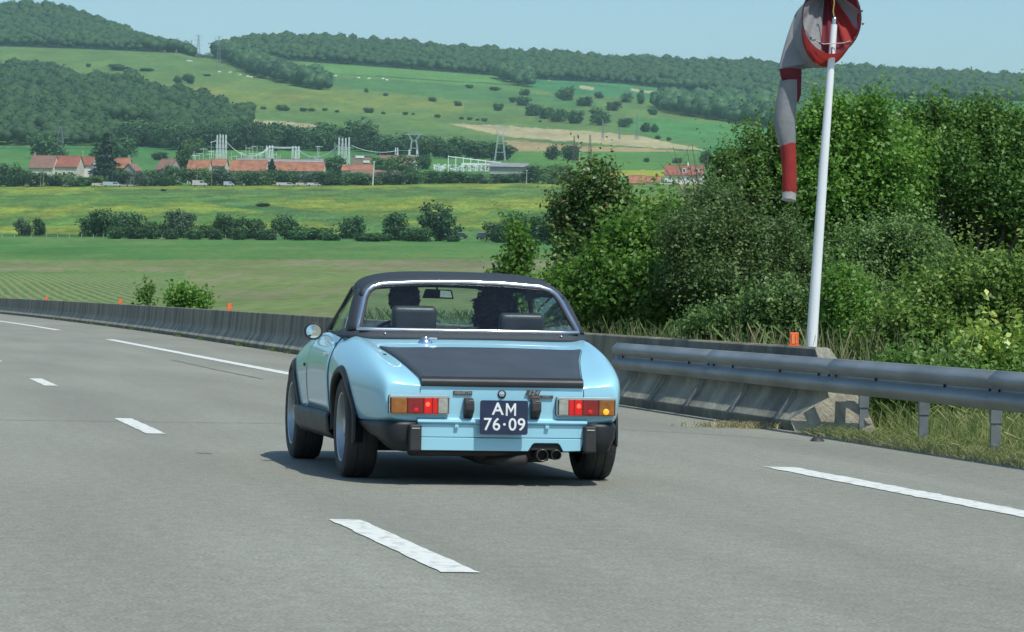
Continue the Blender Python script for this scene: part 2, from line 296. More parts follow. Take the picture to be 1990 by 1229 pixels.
# ================================================================== ROAD
def asphalt_mat():
    m = bpy.data.materials.new('worn asphalt'); m.use_nodes = True; N, L = nodes_of(m); b = N['Principled BSDF']; b.inputs['Roughness'].default_value = .75; b.inputs['Specular IOR Level'].default_value = .35
    tc = N.new('ShaderNodeTexCoord'); mp = N.new('ShaderNodeMapping'); mp.inputs['Rotation'].default_value = (0, 0, R(-10.9)); L.new(tc.outputs['Object'], mp.inputs[0])
    def nz(sc, st, det=4):
        q = N.new('ShaderNodeMapping'); q.inputs['Scale'].default_value = st; L.new(mp.outputs[0], q.inputs[0]); n = N.new('ShaderNodeTexNoise'); n.inputs['Scale'].default_value = sc; n.inputs['Detail'].default_value = det; L.new(q.outputs[0], n.inputs[0]); return n.outputs[0]
    def rg(o, a, b_, lo, hi): r = N.new('ShaderNodeMapRange'); r.inputs[1].default_value = a; r.inputs[2].default_value = b_; r.inputs[3].default_value = lo; r.inputs[4].default_value = hi; L.new(o, r.inputs[0]); return r.outputs[0]
    def mm(a, b_): q = N.new('ShaderNodeMath'); q.operation = 'MULTIPLY'; L.new(a, q.inputs[0]); L.new(b_, q.inputs[1]); return q.outputs[0]
    f = mm(rg(nz(1.1, (1, .10, 1)), .3, .7, .87, 1.1), rg(nz(14, (1, .5, 1)), .3, .7, .9, 1.1))
    f = mm(f, rg(nz(70, (1, 1, 1), 3), .35, .65, .74, 1.26)); f = mm(f, rg(nz(.12, (1, 1, 1)), .3, .7, .93, 1.07))
    v = N.new('ShaderNodeTexVoronoi'); v.inputs['Scale'].default_value = 55; L.new(mp.outputs[0], v.inputs[0]); f = mm(f, rg(v.outputs['Distance'], 0, .6, 1.12, .9))
    cb = N.new('ShaderNodeCombineColor'); 
    sc = N.new('ShaderNodeVectorMath'); sc.operation = 'SCALE'; sc.inputs[0].default_value = (.238, .240, .194); L.new(f, sc.inputs['Scale']); L.new(sc.outputs[0], b.inputs['Base Color'])
    bp = N.new('ShaderNodeBump'); bp.inputs['Strength'].default_value = .5; bp.inputs['Distance'].default_value = .006; L.new(v.outputs['Distance'], bp.inputs['Height']); L.new(bp.outputs[0], b.inputs['Normal'])
    return m
ASPH = asphalt_mat()
Ds = np.r_[np.arange(-60, 80, 5), np.arange(80, 420, 6)]
off = np.array([-10.2, -7, -3.4, 0., 1.2])
rows = [[(float(Xe(d))+o_, d, 0) for o_ in off]+[(float(Xb(d))+.06, d, 0)] for d in Ds]
road = MB().grid(rows).build('road', ASPH); tag(road, kind='structure')
def paint_mat():
    return pm('worn white road paint', (.64, .66, .60), (.34, .35, .30), 16, .6, bump=.2, stretch=(1, .45, 1), blend=(.50, .78), detail=8)
PAINT = paint_mat()
def stripe(name, s0, s1, offs, w, label=None, taper=0):
    st = max(2, int((s1-s0)/.12)+1); a = np.linspace(s0, s1, st); L_ = []; rn = random.Random(int(s0*100))
    for i, d in enumerate(a):
        x = float(Xe(d))+offs; L_.append([(x-w/2+rn.gauss(0, .0035)*(1.8 if w > .18 else 1), d, .004), (x+w/2+rn.gauss(0, .0035)*(1.8 if w > .18 else 1), d, .004)])
    L_[0][1] = (L_[0][1][0], L_[0][1][1]+.02, .004); o = MB().grid(L_).build(name, PAINT, road)
    return o
LO = -3.70
for k in range(-4, 12):       # broken lane line, three metres painted every thirteen
    n0 = 13.36+12.65*k; stripe('lane_dash', n0, n0+3.05, LO+.075*0 + (.0 if k < 1 else -.0), .15)
stripe('shoulder_dash', -24, 22.55, 0, .21); stripe('shoulder_dash', 38.6, 77.6, 0, .21); stripe('shoulder_dash', 94.2, 132, 0, .21); stripe('shoulder_dash', 145, 184, 0, .21)
stripe('edge_line', -40, 200, -7.3, .2)
CRK = pm('tar seal', (.13, .135, .115), (.17, .175, .15), 10, .7)
def crack(pts, w, name='tar_seam'):
    P = []
    for i in range(len(pts)-1):
        for t in np.linspace(0, 1, 14)[(1 if i else 0):]:
            P.append((pts[i][0]*(1-t)+pts[i+1][0]*t, pts[i][1]*(1-t)+pts[i+1][1]*t))
    G = [gnd(*p) for p in P]; r = [[(X, D-w/2*(1+.5*math.sin(i*1.7))+.02*math.sin(i*.9), .0035), (X, D+w/2+.02*math.sin(i*.9), .0035)] for i, (X, D) in enumerate(G)]
    return MB().grid(r).build(name, CRK, road)
crack([(-60, 816), (250, 820), (560, 824)], .03); crack([(1205, 835), (1400, 846), (1560, 858)], .03)
crack([(335, 700), (420, 719), (510, 737)], .26); crack([(380, 881), (412, 882)], .05)
tag(MB().lathe([(0, .035), (.03, .03), (.05, .012), (.058, 0)], (*gnd(1588, 858), .002), 'Z', 9).build('debris', pm('black rubber scrap', (.03, .03, .03)), angle=60), 'small black scrap of rubber lying on the shoulder near the barrier end', 'debris')
# ================================================================== CONCRETE BARRIER
def conc_mat(name='weathered concrete'):
    m = bpy.data.materials.new(name); m.use_nodes = True; N, L = nodes_of(m); b = N['Principled BSDF']; b.inputs['Roughness'].default_value = .9
    tc = N.new('ShaderNodeTexCoord')
    def nz(sc, st, det=6):
        q = N.new('ShaderNodeMapping'); q.inputs['Scale'].default_value = st; L.new(tc.outputs['Object'], q.inputs[0]); n = N.new('ShaderNodeTexNoise'); n.inputs['Scale'].default_value = sc; n.inputs['Detail'].default_value = det; L.new(q.outputs[0], n.inputs[0]); return n.outputs[0]
    def rg(o, a, b_, lo, hi): r = N.new('ShaderNodeMapRange'); r.inputs[1].default_value = a; r.inputs[2].default_value = b_; r.inputs[3].default_value = lo; r.inputs[4].default_value = hi; L.new(o, r.inputs[0]); return r.outputs[0]
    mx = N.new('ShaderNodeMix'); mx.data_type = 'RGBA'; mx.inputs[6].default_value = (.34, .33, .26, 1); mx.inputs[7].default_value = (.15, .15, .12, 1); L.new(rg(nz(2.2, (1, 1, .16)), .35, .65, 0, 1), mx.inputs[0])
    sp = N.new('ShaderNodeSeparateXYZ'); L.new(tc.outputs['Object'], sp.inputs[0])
    up = rg(sp.outputs['Z'], .26, .36, 0, 1); m2 = N.new('ShaderNodeMix'); m2.data_type = 'RGBA'; m2.blend_type = 'MULTIPLY'; m2.inputs[7].default_value = (.76, .73, .68, 1); L.new(up, m2.inputs[0]); L.new(mx.outputs[2], m2.inputs[6])   # darker tone on the upper face, above the sloping toe
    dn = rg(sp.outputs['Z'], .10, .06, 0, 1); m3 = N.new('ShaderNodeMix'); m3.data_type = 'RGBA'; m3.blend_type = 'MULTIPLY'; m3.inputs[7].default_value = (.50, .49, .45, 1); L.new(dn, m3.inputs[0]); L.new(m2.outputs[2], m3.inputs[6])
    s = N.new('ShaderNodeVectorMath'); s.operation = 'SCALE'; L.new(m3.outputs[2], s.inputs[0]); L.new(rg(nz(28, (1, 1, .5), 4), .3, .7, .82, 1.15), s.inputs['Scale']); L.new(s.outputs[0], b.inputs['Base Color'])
    bp = N.new('ShaderNodeBump'); bp.inputs['Strength'].default_value = .6; bp.inputs['Distance'].default_value = .02; L.new(nz(20, (1, 1, 1)), bp.inputs['Height']); L.new(bp.outputs[0], b.inputs['Normal'])
    return m
CONC = conc_mat(); CONC2 = pm('pale cast concrete end', (.44, .41, .31), (.30, .27, .20), 7, .9, bump=.5)
PROF = [(0, 0), (0, .085), (.015, .10), (.13, .265), (.145, .30), (.18, .685), (.195, .70), (.29, .70), (.31, .685), (.335, .60), (.395, .28), (.415, .20), (.42, .10), (.42, 0)]
barrier = empty('concrete_barrier', (float(Xb(60)), 60, 0)); tag(barrier, 'long low weathered concrete barrier curving away along the road shoulder', 'barrier')
ed = [28.15]; 
while ed[-1] < 330: ed.append(ed[-1]+(4.0 if ed[-1] < 120 else 8.0))
for i in range(len(ed)-1):
    a, b_ = ed[i]+(.006 if i else 0), ed[i+1]-.006; rows = []
    for t in np.linspace(0, 1, 5):
        r = []
        for (v, z) in PROF:
            d = a*(1-t)+b_*t
            if i == 0 and t < .3:
                d0 = a+1.05*(z/.7)+(.95 if v < .02 else .62 if v < .14 and z < .2 else .25 if v < .14 else 0); d = d0*(1-t/.3*0)*(1)+0
                d = d0+(b_-d0)*t
            r.append((float(Xb(d))+v-float(Xb(60)), d-60, z))
        rows.append(r)
    mb = MB().grid(rows); mb.cap(rows[-1]); 
    n0 = len(mb.f); mb.cap(rows[0])
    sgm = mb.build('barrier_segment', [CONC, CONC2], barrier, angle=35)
    if i == 0: sgm.data.polygons[n0].material_index = 1; sgm['label'] = 'end section with a pale cut face behind the guardrail'
# reflectors on top
REF = pm('orange plastic reflector', (.80, .16, .04), (.70, .12, .03), 40, .35, emis=None); REF2 = pm('bright reflector insert', (.95, .30, .12), (.9, .2, .06), 60, .25)
for (x, y, lab, bl) in [(91, 578, 'orange reflector on the barrier top, leftmost of four', 1), (234, 588, 'orange reflector on the barrier top, second from the left', 1), (446, 600, 'orange reflector on the barrier top, just left of the car', 1), (1543, 668, 'large orange reflector on the barrier top beside the windsock pole', 1)]:
    a, _ = rot(x, y); t = (a-995)/F; Dd = 30.
    for _ in range(30): Dd = Dd+((float(Xb(Dd))+.25)-t*Dd)/(t+.1865+.00056*max(0, Dd-80))
    e = empty('barrier_reflector', (t*Dd, Dd, .70), 0); w = .078 if x > 1000 else .10; h = .115 if x > 1000 else .16
    tag(e, lab, 'reflector', 'orange reflectors along the barrier')
    MB().box((0, 0, h/2), (w, .035, h)).build('housing', REF, e, bevel=.008); MB().box((-w*.12, -.0195, h*.5), (w*.3, .008, h*.7)).box((w*.22, -.0195, h*.5), (w*.12, .008, h*.6)).build('lens', REF2, e)
    MB().box((0, 0, .004), (w*1.3, .06, .008)).build('foot', REF, e)
# ================================================================== GUARDRAIL
GALV = pm('weathered galvanised steel', (.25, .275, .28), (.16, .18, .18), 3, .42, .3, rough2=.58, stretch=(1, .3, 1), bump=.08, bscale=12)
GALD = pm('dull galvanised post', (.22, .245, .255), (.15, .17, .175), 6, .55, .4)
BOLT = pm('dark bolt', (.04, .04, .045), None, 20, .5, .5)
rail = empty('guardrail', (float(Xb(28)), 28, 0)); tag(rail, 'grey steel w-beam guardrail lapping the end of the concrete barrier', 'guardrail')
def wprof():
    P = []; n = 33
    for i in range(n):
        t = i/(n-1); z = .355+.272*t; c = math.cos(2*math.pi*(t*2-.0)); P.append((.010-.056*(.5-.5*c)**.7, z))
    return P
WP = wprof()
def railrow(d, th=0., sc=1., dx=0.): return [(float(Xb(d))+v*sc+th+dx-float(Xb(28)), d-28, z if sc == 1 else .49+(z-.49)*(.8+.2*sc)) for v, z in WP]
ra = list(np.arange(6, 36.01, 1.0))
joint = [36.0, 32.0, 28.0, 24.0, 20.0, 16.0, 12.0, 8.0]
for j in range(len(joint)-1):
    a, b_ = joint[j+1]-.16, joint[j]
    rr = [railrow(d, .004 if d < joint[j+1]+.05 else 0.) for d in np.linspace(a, b_, 9)]
    MB().grid(rr).build('rail_beam', GALV, rail, smooth=True, thick=.005)
    bb = MB()
    for zz in (.49,):
        for dd in (joint[j+1]-.1, joint[j+1]+.1): bb.lathe([(0, -.022), (.008, -.02), (.011, -.012), (.011, .0)], (float(Xb(dd))-float(Xb(28))+.012, dd-28, zz), 'X', 8)
    bb.build('splice_bolts', BOLT, rail)['kind'] = 'stuff'
# turned-in end of the rail
MB().grid([railrow(36, 0, 1, 0), railrow(36.06, 0, .9, .0), railrow(36.10, 0, .6, .03), railrow(36.10, 0, .4, .07)]).build('rail_end', GALV, rail, smooth=True, thick=.005)
for pd in [28.4, 26.8, 25.1, 23.3, 21.5, 19.7, 17.9]:
    px = float(Xb(pd))-float(Xb(28))+.37; y = pd-28
    MB().prism([(-.05, -.03), (.05, -.03), (.05, -.022), (-.042, -.022), (-.042, .022), (.05, .022), (.05, .03), (-.05, .03)], -.3, .44, 'Z')
    mb = MB(); mb.prism([(px-.034, y-.035), (px+.034, y-.035), (px+.034, y-.028), (px-.027, y-.028), (px-.027, y+.028), (px+.034, y+.028), (px+.034, y+.035), (px-.034, y+.035)], -.2, .56, 'Z')
    post = mb.build('post', GALD, rail)
    MB().prism([(px-.040, y-.042), (px+.040, y-.042), (px+.040, y+.042), (px-.040, y+.042)], .225, .40, 'Z').build('sleeve', GALD, post, bevel=.004)
    MB().box((px-.18, y, .49), (.30, .06, .10)).build('spacer_block', GALD, rail)
    MB().lathe([(0, -.012), (.011, -.011), (.015, -.004), (.015, .02)], (float(Xb(pd))-float(Xb(28))-.0, y, .49), 'X', 8).build('bolt', BOLT, rail)
for pd in [29.6, 31.2, 32.85, 34.4, 35.7]:
    y = pd-28; x0 = float(Xb(pd))-float(Xb(28))
    MB().grid([[(x0+.115, y-.02, .37), (x0+.115, y+.02, .37)], [(x0+.105, y-.02, .30), (x0+.105, y+.02, .30)], [(x0+.0, y-.02, .13), (x0+.0, y+.02, .13)], [(x0-.012, y-.02, .085), (x0-.012, y+.02, .085)]]).build('brace', GALD, rail, thick=.014)
    MB().box((x0+.09, y, .49), (.14, .07, .12)).build('spacer_block', GALD, rail); MB().lathe([(0, -.012), (.011, -.011), (.015, -.004), (.015, .02)], (x0, y, .49), 'X', 8).build('bolt', BOLT, rail)
# ================================================================== FOLIAGE BUILDERS
def leaf_quads(C, Nrm, L_, W, tintv, fold=.25, jit=1.0):
    n = len(C); a = np.random.normal(size=(n, 3)); a[:, 2] *= .6; u = a/np.linalg.norm(a, axis=1)[:, None]
    nn = Nrm+np.random.normal(size=(n, 3))*jit; nn[:, 2] += .25; nn /= np.linalg.norm(nn, axis=1)[:, None]+1e-9
    u = u-nn*(u*nn).sum(1)[:, None]; u /= np.linalg.norm(u, axis=1)[:, None]+1e-9; w = np.cross(nn, u)
    L_ = np.asarray(L_)[..., None] if np.ndim(L_) else L_; W = np.asarray(W)[..., None] if np.ndim(W) else W
    V = np.stack([C-u*L_*.5, C+w*W*.5+nn*W*fold-u*L_*.05, C+u*L_*.5, C-w*W*.5+nn*W*fold-u*L_*.05], 1)
    Q = np.arange(n*4).reshape(n, 4); return V.reshape(-1, 3), Q, np.repeat(tintv, 4)
def rdir(n): a = np.random.normal(size=(n, 3)); return a/np.linalg.norm(a, axis=1)[:, None]
def crown_pts(lobes, n, clump=.12, per=9, surf=.35, low=.0):
    """lobes: (x,y,z,rx,ry,rz); leaves gathered on twig ends near the lobe surfaces, uneven, with gaps"""
    lobes = np.array(lobes, float); vol = (lobes[:, 3]*lobes[:, 5]); p = vol/vol.sum(); k = n//per
    li = np.random.choice(len(lobes), k, p=p); d = rdir(k); rad = 1-np.abs(np.random.normal(0, surf, k)); rad = np.clip(rad, .15, 1.06)
    wob = 1+.16*np.sin(d[:, 0]*7+li)+.12*np.cos(d[:, 2]*9+li*2)+.1*np.random.normal(size=k)
    c = lobes[li, :3]+d*lobes[li, 3:]*(rad*wob)[:, None]
    C = np.repeat(c, per, 0)+np.random.normal(size=(k*per, 3))*clump; Nn = np.repeat(d, per, 0)
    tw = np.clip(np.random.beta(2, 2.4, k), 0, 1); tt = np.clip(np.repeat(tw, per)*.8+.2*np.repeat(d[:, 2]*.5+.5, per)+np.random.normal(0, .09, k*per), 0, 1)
    return C, Nn, tt
BARK = pm('brown bark', (.13, .10, .07), (.07, .055, .04), 20, .9, bump=.6)
DEAD = pm('dry grey twig', (.22, .19, .15), (.14, .12, .09), 20, .9)
# leaf materials
LM = dict(
 bright=foliage('fresh green leaves', (.050, .14, .020), (.17, .34, .048), .48, .48, (.22, .38, .08)),
 mid=foliage('mid green leaves', (.045, .125, .022), (.15, .29, .052), .46, .48, (.19, .31, .08)),
 grey=foliage('grey green leaves', (.050, .115, .032), (.16, .265, .070), .42, .5, (.20, .29, .10)),
 olive=foliage('olive green leaves', (.055, .12, .020), (.18, .30, .050), .42, .48, (.26, .32, .08)),
 russet=foliage('green leaves with russet tips', (.022, .065, .018), (.15, .27, .055), .34, .40, (.30, .20, .08)),
 yellow=foliage('yellow green leaves', (.14, .26, .04), (.42, .55, .10), .35, .4, (.6, .62, .2)),
 wood=foliage('woodland crown', (.020, .066, .022), (.064, .145, .036), .25, .7),
 far=foliage('distant broadleaf crown', (.010, .042, .020), (.085, .205, .055), .2, .6),
 fard=foliage('distant dark crown', (.012, .045, .020), (.062, .155, .048), .18, .6),
 farl=foliage('distant pale willow crown', (.035, .075, .045), (.090, .155, .080), .2, .6),
 fary=foliage('distant yellow green crown', (.045, .11, .028), (.12, .23, .05), .2, .6),
 pine=foliage('dark conifer needles', (.008, .030, .020), (.025, .062, .034), .1, .6))
# ------------------------------------------------------------------ near shrubs (real leaves)
def shrub(name, label, D, lobes_px, n, leaf=.055, mat='mid', base=(None, 0.0), per=24, clump=.085, surf=.30, twigs=60, cat='bush', group=None, twmat=None, droop=False):
    """lobes_px: (x, y, rx, ry, dD) outline lobes of the crown as they stand at distance D"""
    P = []
    for (x, y, rx, ry, dd) in lobes_px:
        X, Y, Z = atD(x, y, D+dd); s = (D+dd)/F; P.append([X, Y, Z, rx*s, min(rx, ry)*s*.9+.15, ry*s])
    bx = np.mean([p[0] for p in P]) if base[0] is None else atD(base[0], 600, D)[0]; root = empty(name, (bx, D, base[1])); tag(root, label, cat, group)
    o0 = np.array([bx, D, base[1]]); Pl = [[p[0]-bx, p[1]-D, p[2]-base[1]]+p[3:] for p in P]
    sub_ = []
    for p in Pl:
        kq = 9
        for d in rdir(kq): r = random.uniform(.30, .46); sub_.append([p[0]+d[0]*p[3]*.72, p[1]+d[1]*p[4]*.72, p[2]+d[2]*p[5]*.72, p[3]*r, p[4]*r, p[5]*r])
        sub_.append([p[0], p[1], p[2], p[3]*.7, p[4]*.7, p[5]*.7])
    n = int(n*1.15); C, Nn, tt = crown_pts(sub_, n, clump*.95, 14, .2)
    Pa = np.array(Pl); ns = max(6, n//260); li = np.random.choice(len(Pl), ns, p=(Pa[:, 3]*Pa[:, 5])/(Pa[:, 3]*Pa[:, 5]).sum()); d = rdir(ns); d[:, 2] = np.abs(d[:, 2])*.8+.25; d /= np.linalg.norm(d, axis=1)[:, None]
    st = Pa[li, :3]+d*Pa[li, 3:]*.92; dr = d*.5+np.array([0, 0, .75])+np.random.normal(size=(ns, 3))*.18; m_ = 13; ln = np.random.uniform(.15, .42, ns)
    tt2 = np.tile(np.linspace(0, 1, m_), ns); C2 = np.repeat(st, m_, 0)+np.repeat(dr*ln[:, None], m_, 0)*tt2[:, None]+np.random.normal(size=(ns*m_, 3))*.02
    C = np.r_[C, C2]; Nn = np.r_[Nn, np.repeat(d, m_, 0)]; tt = np.r_[tt, np.clip(.55+.4*tt2+np.random.normal(0, .1, ns*m_), 0, 1)]
    k = C[:, 2] > .02; C, Nn, tt = C[k], Nn[k], tt[k]
    sz = leaf*np.random.uniform(.6, 1.35, len(C)); V, Q, T = leaf_quads(C, Nn, sz, sz*.62, tt, .2, .62)
    npmesh('foliage', V, Q, LM[mat], root, {'tint': T})['kind'] = 'stuff'
    mb = MB()
    for i, p in enumerate(Pl):
        b0 = Vector((random.uniform(-.15, .15), random.uniform(-.1, .1), 0)); t = Vector(p[:3])-Vector((0, 0, p[5]*.3)); m1 = b0.lerp(t, .5)+Vector((random.uniform(-.1, .1), random.uniform(-.1, .1), .1))
        mb.tube([b0, m1, t, Vector(p[:3])+Vector((0, 0, p[5]*.6))], [.035, .026, .018, .006], 6)
        for _ in range(max(2, twigs//len(Pl))):
            d = Vector(rdir(1)[0]); d.z = abs(d.z)*.8; e = Vector(p[:3])+Vector((d.x*p[3], d.y*p[4], d.z*p[5]))*random.uniform(.8, 1.12); s0 = t.lerp(Vector(p[:3]), random.random())
            mb.tube([s0, s0.lerp(e, .55)+Vector((0, 0, random.uniform(-.08, .05))), e], [.009, .006, .003], 4, cap=False)
    mb.build('branches', twmat or BARK, root)['kind'] = 'stuff'
    return root
B0 = -.03
shrub('slender_tree', 'slender young tree with russet top standing left end of the thicket', 47, [(1150, 368, 45, 40, 0), (1115, 425, 50, 50, .3), (1180, 420, 46, 48, 0), (1110, 490, 42, 50, 0), (1165, 470, 42, 45, .2), (1120, 560, 40, 60, .3), (1170, 350, 26, 24, 0), (1205, 385, 20, 22, 0)], 14000, .06, 'russet', (1125, B0), cat='tree', clump=.1, surf=.45)
shrub('sapling', 'bright little sapling rising directly behind the car roof', 52, [(1005, 458, 14, 20, 0), (1011, 488, 18, 24, 0), (1002, 518, 24, 20, 0), (966, 532, 14, 6, 0), (1015, 565, 24, 36, 0)], 3000, .07, 'bright', (1008, B0), cat='sapling', clump=.1)
shrub('leafy_bush', 'bright green leafy bush between the slender tree and the grey thicket', 42, [(1230, 480, 70, 60, 0), (1290, 440, 50, 50, .4), (1250, 560, 85, 60, -.4), (1170, 590, 55, 50, 0), (1330, 600, 70, 50, -.2), (1200, 530, 60, 50, 0), (1100, 580, 45, 50, .3)], 26000, .066, 'bright', (1240, B0), clump=.11)
shrub('tangled_bush', 'dense grey green tangled bush in the middle of the thicket', 41, [(1400, 430, 90, 60, 0), (1340, 470, 75, 60, -.3), (1470, 470, 90, 70, 0), (1420, 540, 120, 70, -.5), (1530, 520, 60, 80, 0), (1380, 400, 60, 35, .5), (1500, 600, 90, 60, -.3), (1340, 540, 70, 50, 0)], 44000, .042, 'grey', (1430, B0), clump=.075, twigs=200)
shrub('dark_bush', 'dark twiggy bush leaning out behind the white house roof', 46, [(1440, 340, 70, 55, 0), (1490, 300, 60, 60, .3), (1400, 390, 50, 35, 0), (1530, 330, 60, 70, .5), (1480, 400, 90, 50, 0)], 24000, .048, 'mid', (1480, B0), clump=.08, twigs=160)
shrub('tall_bush', 'tallest glossy green bush right behind the windsock pole', 46, [(1600, 300, 80, 78, 0), (1680, 292, 90, 72, .3), (1640, 370, 110, 70, 0), (1740, 350, 90, 80, 0), (1570, 400, 60, 70, 0), (1700, 430, 120, 50, .6), (1610, 225, 40, 30, 0), (1690, 225, 35, 30, 0)], 36000, .062, 'bright', (1650, B0), clump=.11)
shrub('tall_bush', 'tall green bush with pale upright shoots at the right photo edge', 47, [(1830, 262, 80, 60, 0), (1910, 272, 90, 60, 0), (1990, 272, 70, 60, 0), (1820, 340, 100, 80, -.3), (1920, 350, 110, 80, 0), (2010, 360, 90, 90, 0), (1860, 430, 150, 50, .6), (1800, 500, 110, 50, .8), (1930, 490, 110, 60, .6), (1815, 216, 24, 24, 0), (1760, 226, 26, 22, 0), (1920, 218, 30, 22, 0)], 42000, .058, 'mid', (1880, B0), clump=.1, twigs=120)
shrub('round_bush', 'rounded grey green bush below the tall bush, right of the pole', 41, [(1720, 500, 110, 62, 0), (1640, 520, 70, 60, 0), (1790, 530, 80, 60, 0), (1700, 580, 140, 60, -.3), (1780, 470, 50, 30, 0), (1640, 590, 60, 60, 0), (1735, 455, 40, 25, 0)], 40000, .042, 'grey', (1710, B0), clump=.075, twigs=90)
shrub('sprawling_bush', 'olive green sprawling bush low behind the guardrail', 35, [(1840, 600, 110, 60, 0), (1920, 580, 90, 70, 0), (1760, 640, 110, 50, -.2), (1900, 660, 120, 50, 0), (1850, 540, 60, 36, .4), (1990, 610, 60, 100, 0)], 30000, .05, 'olive', (1860, B0), clump=.1)
shrub('low_bush', 'low fresh green bush directly behind the pale barrier end', 36.5, [(1650, 620, 55, 55, 0), (1610, 640, 40, 40, .5), (1690, 660, 60, 40, -.2), (1760, 690, 70, 35, 0), (1630, 560, 40, 30, .3), (1830, 710, 80, 40, 0)], 17000, .05, 'bright', (1680, B0), clump=.09)
shrub('pale_shoot_bush', 'bush with bright yellow green shoots above the guardrail at right', 30, [(1910, 680, 45, 24, 0), (1960, 705, 45, 30, 0), (1890, 665, 22, 12, 0), (1990, 690, 30, 30, 0)], 1700, .075, 'yellow', (1940, B0), clump=.1, twigs=20)
shrub('undergrowth_bush', 'dark green undergrowth seen beneath the guardrail beam', 29.5, [(1760, 745, 60, 50, 0), (1840, 755, 80, 50, 0), (1930, 770, 90, 50, 0), (2010, 780, 60, 60, 0), (1730, 790, 30, 40, .5)], 13000, .05, 'mid', (1850, B0), clump=.09)
shrub('creeper_bush', 'grey leaved bush peeping over the barrier left of the orange reflector', 37, [(1450, 625, 70, 32, 0), (1380, 640, 60, 28, 0), (1520, 640, 60, 36, 0), (1500, 590, 60, 36, 0)], 13000, .042, 'grey', (1460, B0), clump=.075)
shrub('thin_bush', 'thin see-through bush behind the barrier, left of a denser one', 106, [(286, 577, 14, 18, 0), (290, 565, 9, 12, 0)], 420, .11, 'mid', (288, B0), clump=.12, twigs=30)
shrub('spiky_bush', 'dense dark bush behind the barrier with upright shoots, far left', 93, [(365, 586, 32, 14, 0), (346, 580, 18, 14, 0), (388, 582, 18, 15, 0), (362, 572, 14, 10, 0)], 1700, .12, 'bright', (366, B0), clump=.14, twigs=40)
# bare twigs poking out over the white house
tw = empty('bare_bush', (*atD(1330, 420, 44)[:2], 0)); tag(tw, 'leafless brown bush whose thin twigs reach over the white house', 'bush')
mb = MB(); o0 = Vector(tw.location)
for (x, y) in [(1308, 285), (1335, 290), (1350, 300), (1295, 330), (1262, 395), (1300, 410), (1320, 340), (1375, 305), (1290, 372), (1350, 340), (1283, 318), (1345, 280)]:
    a = Vector(atD(random.uniform(1360, 1400), random.uniform(430, 470), 44)); e = Vector(atD(x, y, 44+random.uniform(-.4, .4))); m1 = a.lerp(e, .5)+Vector((0, 0, random.uniform(-.1, .06)))
    mb.tube([a-o0, m1-o0, e-o0], [.016, .010, .003], 5)
    for _ in range(3):
        s0 = m1.lerp(e, random.uniform(.1, .7)); mb.tube([s0-o0, s0-o0+Vector((random.uniform(-.22, .22), 0, random.uniform(.05, .3)))], [.006, .002], 4)
mb.tube([Vector((.25, 0, -.03)), Vector(atD(1380, 460, 44))-o0], [.04, .018], 6); mb.build('twigs', DEAD, tw)
# ------------------------------------------------------------------ grasses (nobody could count them)
def blades(name, P, h, w, mat, lean=.35, heads=False, tintf=None):
    P = np.asarray(P); n = len(P); hh = h*np.random.uniform(.5, 1.25, n); a = np.random.uniform(0, 6.283, n); dx, dy = np.cos(a), np.sin(a)
    ln = np.abs(np.random.normal(0, lean, n))*hh; b = np.random.uniform(0, 6.283, n); lx, ly = np.cos(b)*ln, np.sin(b)*ln
    z = P[:, 2]; c = lambda x, y, zz: np.stack([x, y, zz], 1)
    V = np.stack([c(P[:, 0]-dx*w, P[:, 1]-dy*w, z), c(P[:, 0]+dx*w, P[:, 1]+dy*w, z), c(P[:, 0]+lx*.4+dx*w*.8, P[:, 1]+ly*.4+dy*w*.8, z+hh*.6), c(P[:, 0]+lx*.4-dx*w*.8, P[:, 1]+ly*.4-dy*w*.8, z+hh*.6)], 1).reshape(-1, 3)
    Q = np.arange(n*4).reshape(n, 4); t = np.random.rand(n)
    V2 = np.stack([c(P[:, 0]+lx*.4+dx*w*.8, P[:, 1]+ly*.4+dy*w*.8, z+hh*.6), c(P[:, 0]+lx*.4-dx*w*.8, P[:, 1]+ly*.4-dy*w*.8, z+hh*.6), c(P[:, 0]+lx-dx*w*(1.4 if heads else .1), P[:, 1]+ly-dy*w*.1, z+hh*(.97)), c(P[:, 0]+lx+dx*w*(1.4 if heads else .1), P[:, 1]+ly, z+hh)], 1).reshape(-1, 3)
    o = npmesh(name, np.r_[V, V2], np.r_[Q, Q+n*4], mat, attrs={'tint': np.r_[np.repeat(t, 4), np.repeat(t, 4)]}); tag(o, kind='stuff'); return o
GRS = foliage('verge grass', (.11, .19, .045), (.26, .31, .10), .35, .7, (.45, .40, .20)); DRY = foliage('dry grass stems', (.20, .22, .08), (.42, .37, .20), .3, .8, (.50, .44, .27)); LOW = foliage('green weeds', (.06, .12, .03), (.15, .25, .06), .3, .7)
def strip_pts(n, d0, d1, v0, v1, z=None):
    d = np.random.uniform(d0, d1, n); v = np.random.uniform(v0, v1, n); X = Xb(d)+v; return np.stack([X, d, np.full(n, -.03) if z is None else np.full(n, z)], 1)
tag(blades('grass', strip_pts(16000, 18, 28.7, -.16, .55), .07, .0026, DRY, 1.0), 'pale mown straw coloured grass on the very edge of the asphalt', 'grass')
tag(blades('grass', strip_pts(30000, 18, 28.6, -.10, 1.7), .10, .0028, GRS, .9), 'short pale grass along the asphalt edge under the guardrail', 'grass')
tag(blades('grass', strip_pts(6500, 20, 29.5, .55, 2.0), .26, .003, GRS, .6), 'taller grass clumps behind the guardrail posts', 'grass')
tag(blades('grass', strip_pts(4200, 34, 50, .55, 2.4), .70, .003, DRY, .15), 'dry grass stems with seed heads showing over the barrier', 'grass')
tag(blades('grass', strip_pts(350, 29.2, 34, .6, 1.6), .74, .0022, DRY, .16), 'thin dry stalks behind the barrier end', 'grass')
